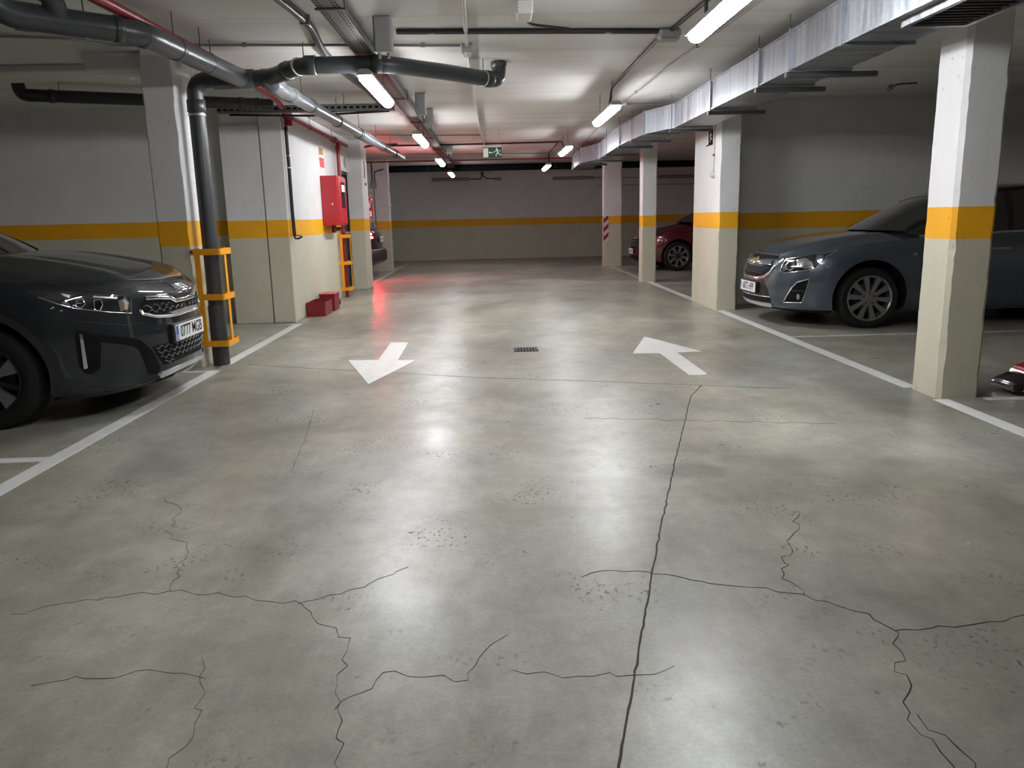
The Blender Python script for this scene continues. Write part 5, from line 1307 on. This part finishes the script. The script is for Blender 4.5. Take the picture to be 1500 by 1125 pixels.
def arch_ring(car, r1, r2, mat, az=PI/2, off=0.006, a0=-0.05, a1=1.05):
    for c in (car.axle_f, car.axle_r):
        n = 36; P = []
        for k in range(n+1):
            a = PI*(a0+(a1-a0)*k/n); P.append((-c+r2*math.cos(a), car.W/2, max(car.wr+0.01+r2*math.sin(a), 0.18)))
        for k in range(n, -1, -1):
            a = PI*(a0+(a1-a0)*k/n); P.append((-c+r1*math.cos(a), car.W/2, max(car.wr+0.01+r1*math.sin(a), 0.175)))
        car.patch('arch_cladding', P, mat, off, az, step=0.03)
arch_ring(K, 0.387, 0.432, 'cladding')
K.patch('sill_cladding', [(-1.37, 0.9, 0.30), (-3.13, 0.9, 0.30), (-3.13, 0.9, 0.185), (-1.37, 0.9, 0.185)], 'cladding', 0.006, PI/2, step=0.04)
def badge_strokes(car, strokes, w, mat, name, cx, off=0.004, el=0.3):
    b = None
    for st in strokes:
        r = car.ribbon(name if b is None else 'badge_stroke', [(cx, y, z) for y, z in st], w, mat, off, 0.0, el, False, b, sides=(1,), h=0.005)
        b = b or r[0]
    return b
bz = sum(p[2] for p in FT['k_badge'])/len(FT['k_badge'])
bzz = bz-0.004; s_ = 0.046
badge_strokes(K, [[(0.105, bzz-s_/2), (0.095, bzz+s_/2)], [(0.045, bzz+s_/2), (0.095, bzz-0.004), (0.05, bzz-s_/2), (0.012, bzz+s_/2)], [(0.012, bzz-s_/2), (-0.012, bzz+s_/2)], [(-0.035, bzz-s_/2), (-0.062, bzz+s_/2), (-0.10, bzz-s_/2)]], 0.0085, 'satin', 'badge', -0.06)
K.plate(0.008, 0.498, '0777 MGB', tilt=0.0)
bxo('plate_backing', (-0.03, -0.285, 0.43), (0.0025, 0.285, 0.565), 'black', K.root, 0.006)
# windscreen surround, wipers, doors and mirrors
def glass_lines(car, mat, screen_t=(0.02, 0.98), pillars=()):
    us = [car.gh[0][0]+0.02+(car.roof0-car.gh[0][0])*k/14 for k in range(15)]
    car.ribbon('windscreen_pillar', [car.cabin_pt(u, 0.93) for u in us], 0.05, mat, 0.003, 0.9, 0.4, bvh=car.cbvh, h=0.006)
    for u in pillars:
        car.ribbon('door_pillar', [car.cabin_pt(u+0.06*t, 0.03+0.9*t) for t in [k/8 for k in range(9)]], 0.08, 'blackgloss', 0.002, PI/2, bvh=car.cbvh, h=0.004)
    car.ribbon('window_sill_trim', [car.cabin_pt(car.gh[0][0]+0.12+(car.gh[-1][0]-car.gh[0][0]-0.35)*k/24, 0.04) for k in range(25)], 0.022, 'chrome' if car is C_ else 'black', 0.003, PI/2, bvh=car.cbvh, h=0.004)
    car.ribbon('roof_rail', [car.cabin_pt(car.roof0-0.05+(car.roof1-car.roof0)*k/20, 0.99) for k in range(21)], 0.035, mat, 0.004, 0.9*PI/2, 0.5, bvh=car.cbvh, h=0.006)
def doors(car, xs, zl, handle_z):
    for x in xs: car.ribbon('door_seam', [(-x, car.W/2, zl[0]+(zl[1]-zl[0])*k/8) for k in range(9)], 0.007, 'black', 0.0, PI/2, h=0.001)
    for x in (xs[0]+0.80, xs[1]+0.72):
        car.ribbon('door_handle', [(-x-0.09+0.18*k/5, car.W/2, handle_z) for k in range(6)], 0.028, 'chrome' if car is C_ else 'black', 0.012, PI/2, h=0.014)
def mirror(car, u, mat):
    for sd in (1, -1):
        p = Vector(car.cabin_pt(u, 0.0)); p = Vector((p.x, sd*(p.y+0.16), p.z+0.09))
        bm = bmesh.new(); r = bmesh.ops.create_uvsphere(bm, u_segments=20, v_segments=12, radius=1.0)
        for v in bm.verts: v.co = Vector((p.x + v.co.x*(0.075 if v.co.x > 0 else 0.02), p.y + v.co.y*0.115, p.z + v.co.z*0.072))
        m_ = obj('wing_mirror', bm, mat, car.root, True, 60)
        bm = bmesh.new(); tube(bm, [(p.x+0.01, p.y-sd*0.08, p.z-0.03), (p.x+0.03, p.y-sd*0.20, p.z-0.085)], 0.02, 8); obj('mirror_arm', bm, 'black', m_, True)
K.roof0, K.roof1 = 1.95, 3.75; C_.roof0, C_.roof1 = 1.98, 3.45
glass_lines(K, 'blackgloss', pillars=(2.35, 3.25)); doors(K, (1.50, 2.55, 3.15), (0.33, 0.97), 0.86); mirror(K, 1.75, 'kia')
def wiper(car, y0, y1, u):
    us = [(-(u-0.02), y0, 0), (-(u-0.0), (y0+y1)/2, 0), (-(u+0.03), y1, 0)]
    car.ribbon('wiper', us, 0.016, 'black', 0.006, 0.0, 0.9, False, None, sides=(1,), bvh=car.cbvh, h=0.01)

# ---- blue-grey saloon
lamps = C_.patch('headlight', FT['c_lamp'], 'lampdark', 0.003, A4)
for sd, l in zip((1, -1), lamps):
    C_.patch('lamp_reflector', FT['c_refl'], 'lampglass', 0.006, A4, sides=(sd,), parent=l, step=0.015)
    C_.patch('lamp_reflector', FT['c_refl2'], 'lampglass', 0.006, A4, sides=(sd,), parent=l, step=0.015)
    C_.patch('projector', FT['c_proj'], 'blackgloss', 0.006, A4, sides=(sd,), parent=l, step=0.015)
    C_.ribbon('projector_ring', FT['c_proj'], 0.010, 'lampglass', 0.006, A4, sides=(sd,), parent=l, closed=True, h=0.004)
    C_.ribbon('lamp_edge', FT['c_lamp'], 0.010, 'lampglass', 0.003, A4, sides=(sd,), parent=l, closed=True, h=0.003)
    C_.patch('indicator_lens', FT['c_proj2'], 'lampglass', 0.006, A4, sides=(sd,), parent=l, step=0.012)
U_, T_ = FT['c_ug'], FT['c_lg']
ug = full([U_[2], U_[1], U_[4], U_[3]], 2); C_.patch('upper_grille', ug, 'blackmatte', 0.004, 0, mirror=False)
C_.ribbon('grille_bar', [(0, y, 0.757) for y in (0.36, 0.18, 0, -0.18, -0.36)], 0.014, 'darksteel', 0.004, 0, mirror=False)
lg = full([T_[2], T_[1], T_[5], T_[4], T_[3]], 2)
g = C_.patch('lower_grille', lg, 'blackmatte', 0.004, 0, mirror=False)[0]
for z in (0.625, 0.605, 0.585, 0.565): C_.ribbon('grille_bar', [(0, y*(0.40-(0.64-z)*1.6), z) for y in (1, 0.5, 0, -0.5, -1)], 0.008, 'darksteel', 0.005, 0, mirror=False, parent=g)
C_.ribbon('grille_surround', both(FT['c_chrome'][:6]), 0.034, 'chrome', 0.005, 0, mirror=False, h=0.012)
C_.ribbon('grille_crossbar', [(-0.1, y, 0.672) for y in (0.40, 0.2, 0.0, -0.2, -0.40)], 0.062, 'cruze', 0.005, 0, mirror=False, h=0.016)
bz = 0.678
bm_ = []
for yy, zz in ((0.085, 0.012), (0.035, 0.012), (0.028, 0.030), (-0.040, 0.030), (-0.033, 0.012), (-0.085, 0.012), (-0.075, -0.014), (-0.028, -0.014), (-0.022, -0.030), (0.040, -0.030), (0.033, -0.014), (0.072, -0.014)): bm_.append((0.0, yy, bz+zz))
bd = C_.patch('badge', bm_, 'gold', 0.024, 0, mirror=False, step=0.012, depth=0.012)[0]
C_.ribbon('badge_edge', bm_, 0.008, 'chrome', 0.022, 0, mirror=False, closed=True, h=0.004, parent=bd)
C_.patch('bumper_centre', full([p for p in FT['c_dark'] if p[1] > 0.1], 0) if False else [(0, y, z) for y, z in ((0.33, 0.50), (-0.33, 0.50), (-0.42, 0.40), (-0.44, 0.325), (0.44, 0.325), (0.42, 0.40))], 'black', 0.004, 0, mirror=False)
for sd in (1, -1):
    f = C_.patch('fog_recess', FT['c_fog'], 'blackmatte', 0.003, A4, sides=(sd,))[0]
    C_.ribbon('fog_surround', FT['c_fog'], 0.012, 'chrome', 0.003, A4, sides=(sd,), parent=f, closed=True, h=0.006)
    C_.patch('fog_lamp', FT['c_foglamp'], 'lampglass', 0.010, A4, sides=(sd,), parent=f, step=0.01, depth=0.006)
    C_.ribbon('fog_bar', FT['c_fogbar'], 0.012, 'black', 0.005, A4, sides=(sd,), parent=f)
C_.patch('lower_intake', [(0, y, z) for y, z in ((0.46, 0.310), (-0.46, 0.310), (-0.46, 0.252), (0.46, 0.252))], 'blackmatte', 0.005, 0, mirror=False)
C_.ribbon('intake_trim', [(0, y, 0.314) for y in (0.46, 0.3, 0.1, -0.1, -0.3, -0.46)], 0.012, 'chrome', 0.004, 0, mirror=False)
C_.patch('front_lip', [(0, y, z) for y, z in ((0.47, 0.246), (-0.47, 0.246), (-0.44, 0.205), (0.44, 0.205))], 'satin', 0.010, 0, mirror=False, depth=0.01)
C_.patch('side_marker', FT['c_marker'], 'lampglass', 0.008, PI/2, step=0.01)
C_.ribbon('bonnet_seam', FT['c_shut'], 0.008, 'black', 0.0, 0.6, 0.8, h=0.0015)
C_.ribbon('bumper_seam', FT['c_crease'], 0.005, 'black', 0.0, A4, h=0.0015)
C_.plate(0.02, 0.402, '6872 HPP'); bxo('plate_backing', (-0.02, -0.27, 0.34), (0.0145, 0.27, 0.465), 'black', C_.root, 0.005)
arch_ring(C_, 0.390, 0.402, 'cruze', off=0.008)
glass_lines(C_, 'blackgloss', pillars=(2.45, 3.35)); doors(C_, (1.52, 2.62, 3.35), (0.26, 0.93), 0.80); mirror(C_, 1.85, 'cruze')
wiper(C_, 0.55, -0.05, 1.22); wiper(C_, -0.05, -0.6, 1.24); wiper(K, -0.55, 0.05, 1.22)
# ---- dark red hatchback far on the right
RX, RY = 3.20, 18.12
t = thing('car', 'dark red car far on the right, its nose showing between two pillars', 'car', (RX, RY, 0), PI)
Rc = Car(W=1.75, L=4.1, Rf=0.72, efront=2.25, Rr=0.6, erear=2.8, nside=48, noserise=0.0, flare=0.012, Rdec=0.8, ce=3.0, ridge=flat_ridge,
        shoulder=[(0, 0.74), (0.12, 0.79), (0.35, 0.84), (0.7, 0.90), (1.1, 0.95), (1.7, 0.98), (3.2, 1.02), (4.1, 0.98)],
        sill=[(0, 0.20), (0.25, 0.18), (0.7, 0.17), (1.5, 0.17), (3.4, 0.17), (4.1, 0.30)], levels=C_.levels,
        crown=[(0, 0.0), (0.1, 0.04), (0.3, 0.08), (0.7, 0.10), (1.1, 0.09), (1.6, 0.06), (4.1, 0.05)],
        axle_f=0.87, axle_r=3.40, arch=0.36, archx=1.0, wr=0.315, rim=0.225, tw=0.20,
        gh=[(0.98, 1.04, 0.70, 1.0, 0.74), (1.35, 1.22, 0.65, 0.98, 0.77), (1.85, 1.40, 0.59, 0.98, 0.79), (2.3, 1.47, 0.56, 0.99, 0.79), (3.1, 1.47, 0.55, 1.0, 0.78), (3.6, 1.38, 0.55, 1.01, 0.76), (4.0, 1.05, 0.60, 1.02, 0.70)], bow=0.045, wscurve=0.22)
Rc.body(t, 'redcar'); Rc.cabin(); Rc.roof('redcar', 1.9, 3.6); Rc.roof0, Rc.roof1 = 1.9, 3.6
def red_rim(s, w, sd):
    s.barrel(w, sd, 0.10, 'alloy'); r = s.rim
    for k in range(8):
        s.spoke(w, sd, 2*PI*k/8+0.2, [(0.05, 0.016, 0, 0.012), (0.12, 0.016, 0, 0.004), (r-0.012, 0.034, 0, -0.001)], 'alloy', 0, 0.03)
    s.hub(w, sd, 0.06, 'alloydark', 0.006)
for c in (Rc.axle_f, Rc.axle_r):
    for sd in (1, -1): Rc.wheel(c, sd, red_rim)
for l, sd in zip(Rc.patch('headlight', [(-0.18, 0.52, 0.74), (-0.30, 0.66, 0.80), (-0.52, 0.80, 0.865), (-0.55, 0.82, 0.83), (-0.36, 0.74, 0.70), (-0.20, 0.56, 0.66)], 'lampdark', 0.003, A4), (1, -1)):
    Rc.patch('lamp_reflector', [(-0.25, 0.62, 0.75), (-0.36, 0.71, 0.79), (-0.35, 0.71, 0.73), (-0.26, 0.64, 0.69)], 'lampglass', 0.006, A4, parent=l, sides=(sd,), step=0.015)
Rc.patch('upper_grille', [(0, y, z) for y, z in ((0.46, 0.68), (-0.46, 0.68), (-0.36, 0.48), (0.36, 0.48))], 'blackmatte', 0.004, 0, mirror=False)
for z in (0.64, 0.59, 0.54): Rc.ribbon('grille_bar', [(0, y, z) for y in (0.40, 0.2, 0, -0.2, -0.40)], 0.014, 'chrome', 0.004, 0, mirror=False)
Rc.patch('lower_intake', [(0, y, z) for y, z in ((0.55, 0.34), (-0.55, 0.34), (-0.5, 0.24), (0.5, 0.24))], 'blackmatte', 0.005, 0, mirror=False)
Rc.patch('fog_recess', [(-0.2, 0.62, 0.46), (-0.32, 0.74, 0.47), (-0.32, 0.74, 0.36), (-0.2, 0.62, 0.34)], 'blackmatte', 0.004, A4)
Rc.ribbon('bonnet_glint', [(-0.24, 0.5, 0.82), (-0.32, 0.58, 0.83), (-0.42, 0.64, 0.85)], 0.03, 'lampglass', 0.003, 0.5, 0.8)  # pale ribbon that paints the light's highlight onto the bonnet
Rc.ribbon('bonnet_seam', [(-0.3, 0.62, 0.8), (-0.6, 0.72, 0.87), (-1.0, 0.75, 0.94)], 0.008, 'black', 0.0, 0.6, 0.8, h=0.001)
glass_lines(Rc, 'blackgloss', pillars=(2.3,)); mirror(Rc, 1.55, 'redcar'); Rc.plate(0.02, 0.42, None)
doors(Rc, (1.40, 2.45), (0.26, 0.95), 0.84)

# ---- dark car parked nose-in on the left beyond the lobby pier, brake lamp lit
DXn, DY = -6.42, 17.75
t = thing('car', 'dark car with a lit red tail lamp parked beyond the lobby pier', 'car', (DXn, DY, 0), PI)
Dc = Car(W=1.76, L=4.10, Rf=0.7, efront=2.3, Rr=0.42, erear=2.6, nside=48, noserise=0.0, flare=0.012, Rdec=0.8, ce=3.0, ridge=flat_ridge,
        shoulder=[(0, 0.72), (0.12, 0.77), (0.35, 0.82), (0.7, 0.88), (1.1, 0.94), (1.7, 0.98), (3.2, 1.03), (4.1, 1.02)],
        sill=[(0, 0.20), (0.25, 0.18), (0.7, 0.17), (1.5, 0.17), (3.5, 0.18), (3.9, 0.26), (4.1, 0.33)],
        levels=[(0.0, 0.92, 0.10, 0.07), (0.06, 0.96, 0.03, 0.01), (0.18, 0.98, 0.0, 0.0), (0.32, 0.99, 0.0, 0.0), (0.40, 1.0, 0.0, 0.02), (0.46, 1.0, 0.005, 0.07), (0.60, 1.0, 0.01, 0.085), (0.76, 0.995, 0.03, 0.10), (0.88, 0.985, 0.05, 0.125), (0.95, 0.965, 0.07, 0.15), (1.0, 0.935, 0.11, 0.18)],
        crown=[(0, 0.0), (0.1, 0.04), (0.3, 0.08), (0.7, 0.10), (1.6, 0.05), (4.1, 0.01)],
        axle_f=0.87, axle_r=3.38, arch=0.36, archx=1.0, wr=0.315, rim=0.215, tw=0.20,
        gh=[(0.98, 1.04, 0.70, 1.0, 0.74), (1.35, 1.22, 0.65, 0.98, 0.77), (1.85, 1.40, 0.60, 0.98, 0.79), (2.3, 1.47, 0.58, 0.99, 0.80), (3.2, 1.46, 0.57, 1.01, 0.80), (3.6, 1.40, 0.57, 1.02, 0.79), (3.9, 1.06, 0.66, 1.02, 0.76)], bow=0.045, wscurve=0.2)
Dc.body(t, 'blackcar'); Dc.cabin(); Dc.roof('blackcar', 1.9, 3.55); Dc.roof0, Dc.roof1 = 1.9, 3.55
for c in (Dc.axle_f, Dc.axle_r):
    for sd in (1, -1): Dc.wheel(c, sd, red_rim)
AB = PI-0.55
for sd in (1, -1):
    l = Dc.patch('tail_lamp', [(-3.98, 0.50, 0.98), (-3.85, 0.78, 0.99), (-3.62, 0.86, 0.96), (-3.64, 0.87, 0.87), (-3.88, 0.78, 0.80), (-4.0, 0.52, 0.84)], 'redglass', 0.010, AB, sides=(sd,))[0]
    for z in (0.94, 0.87):
        Dc.ribbon('brake_lamp' if sd > 0 else 'lamp_strip', [(-3.90, 0.60, z), (-3.84, 0.74, z), (-3.74, 0.82, z)], 0.040, 'taillit' if sd > 0 else 'redglass', 0.012, AB, sides=(sd,), parent=l)
Dc.patch('rear_bumper', [(-4.1, y, z) for y, z in ((0.82, 0.60), (-0.82, 0.60), (-0.82, 0.36), (0.82, 0.36))], 'cladding', 0.012, PI, mirror=False, step=0.04)
Dc.ribbon('bumper_strip', [(-4.1, y, 0.605) for y in (0.75, 0.4, 0, -0.4, -0.75)], 0.020, 'satin', 0.010, PI, mirror=False)
Dc.patch('plate_recess', [(-4.0, y, z) for y, z in ((0.36, 0.91), (-0.36, 0.91), (-0.32, 0.74), (0.32, 0.74))], 'blackgloss', 0.004, PI, mirror=False)
Dc.plate(-4.045, 0.825, None, back=True, tilt=0.0)
bm = bmesh.new(); prism(bm, [(-3.42, -0.58, 1.425), (-3.72, -0.56, 1.375), (-3.72, 0.56, 1.375), (-3.42, 0.58, 1.425)], (0, 0, 0.022)); obj('roof_spoiler', bm, 'blackcar', t)
Dc.ribbon('rear_wiper', [(-3.85, 0.0, 1.09), (-3.80, -0.2, 1.15), (-3.78, -0.36, 1.17)], 0.015, 'black', 0.008, PI, 0.3, mirror=False, bvh=Dc.cbvh)
M['taillit'].node_tree.nodes['Principled BSDF'].inputs['Emission Strength'].default_value = 190.0
M['taillit'].node_tree.nodes['Principled BSDF'].inputs['Emission Color'].default_value = (1.0, 0.035, 0.05, 1)

# ---- low red and black trolley at the right edge
t = thing('floor_trolley', 'low red and black wheeled trolley at the right edge, beside the nearest pillar', 'trolley', (3.40, 5.12, 0))
bm = bmesh.new(); n = 10; rings = []
for i in range(n+1):
    a = PI/2*i/n; r = 0.125*math.cos(a)**0.7 if i < n else 0.0
    rings.append((0.02+0.13*(1-math.sin(a)), 0.03+0.10*math.cos(a)**0.8 if i < n else 0.03))
prev = None
for (x, h) in rings[::-1]:
    cur = [bm.verts.new((x, yy, zz)) for yy, zz in ((-0.13, 0.03), (-0.13, max(h, 0.035)*0.8), (-0.08, max(h, 0.04)), (0.08, max(h, 0.04)), (0.13, max(h, 0.035)*0.8), (0.13, 0.03))]
    if prev:
        for k in range(6): bm.faces.new((prev[k], prev[(k+1) % 6], cur[(k+1) % 6], cur[k]))
    else: bm.faces.new(cur)
    prev = cur
bm.faces.new(prev[::-1]); obj('front_guard', bm, 'blackgloss', t, True)
bm = bmesh.new(); prism(bm, [(0.12, -0.14, 0.055), (0.75, -0.14, 0.055), (0.72, -0.14, 0.19), (0.30, -0.14, 0.20), (0.16, -0.14, 0.155)], (0, 0.28, 0)); bmesh.ops.bevel(bm, geom=bm.edges[:], offset=0.012, segments=2, affect='EDGES'); obj('body', bm, 'redcab', t, True)
tubeo('front_bar', [(0.06, -0.15, 0.045), (0.14, -0.165, 0.025), (0.34, -0.17, 0.012), (0.6, -0.16, 0.03)], 0.010, 'chrome', t, 8, 0.05)
for x in (0.16, 0.66):
    for y in (-0.11, 0.11):
        bm = bmesh.new(); lathe(bm, [(0.0, -0.015), (0.035, -0.015), (0.038, 0), (0.035, 0.015), (0.0, 0.015)], (x, y, 0.038), (0, 1, 0), 18); obj('wheel', bm, 'rubber', t, True)
tubeo('handle', [(0.55, 0.0, 0.18), (0.75, 0.0, 0.45), (0.85, 0.0, 0.85), (0.95, 0, 0.87)], 0.014, 'steel', t, 10, 0.05)
# ---------------------------------------------------------------- camera, world, colour management
cam = bpy.data.cameras.new('camera'); co = bpy.data.objects.new('camera', cam); COL.objects.link(co)
R_ = Vector((0.99935462, -0.02785126, -0.02268604)); D_ = Vector((-0.0279442, -0.20593057, -0.97816753)); F_ = Vector((0.02257146, 0.97817018, -0.20657594))
mw = Matrix.Identity(4)
for i in range(3):
    mw[i][0] = R_[i]; mw[i][1] = -D_[i]; mw[i][2] = -F_[i]
mw[0][3], mw[1][3], mw[2][3] = 0.0, 0.0, 1.233
co.matrix_world = mw
cam.sensor_fit = 'HORIZONTAL'; cam.sensor_width = 36.0; cam.lens = 1159.0/1500.0*36.0; cam.clip_start = 0.05; cam.clip_end = 100
SC.camera = co
w = bpy.data.worlds.new('world'); SC.world = w; w.use_nodes = True
w.node_tree.nodes['Background'].inputs[0].default_value = (0.02, 0.02, 0.02, 1); w.node_tree.nodes['Background'].inputs[1].default_value = 0.2
vs = SC.view_settings
vs.view_transform = 'Standard'; vs.look = 'None'; vs.exposure = 1.70; vs.gamma = 1.0; vs.use_curve_mapping = False
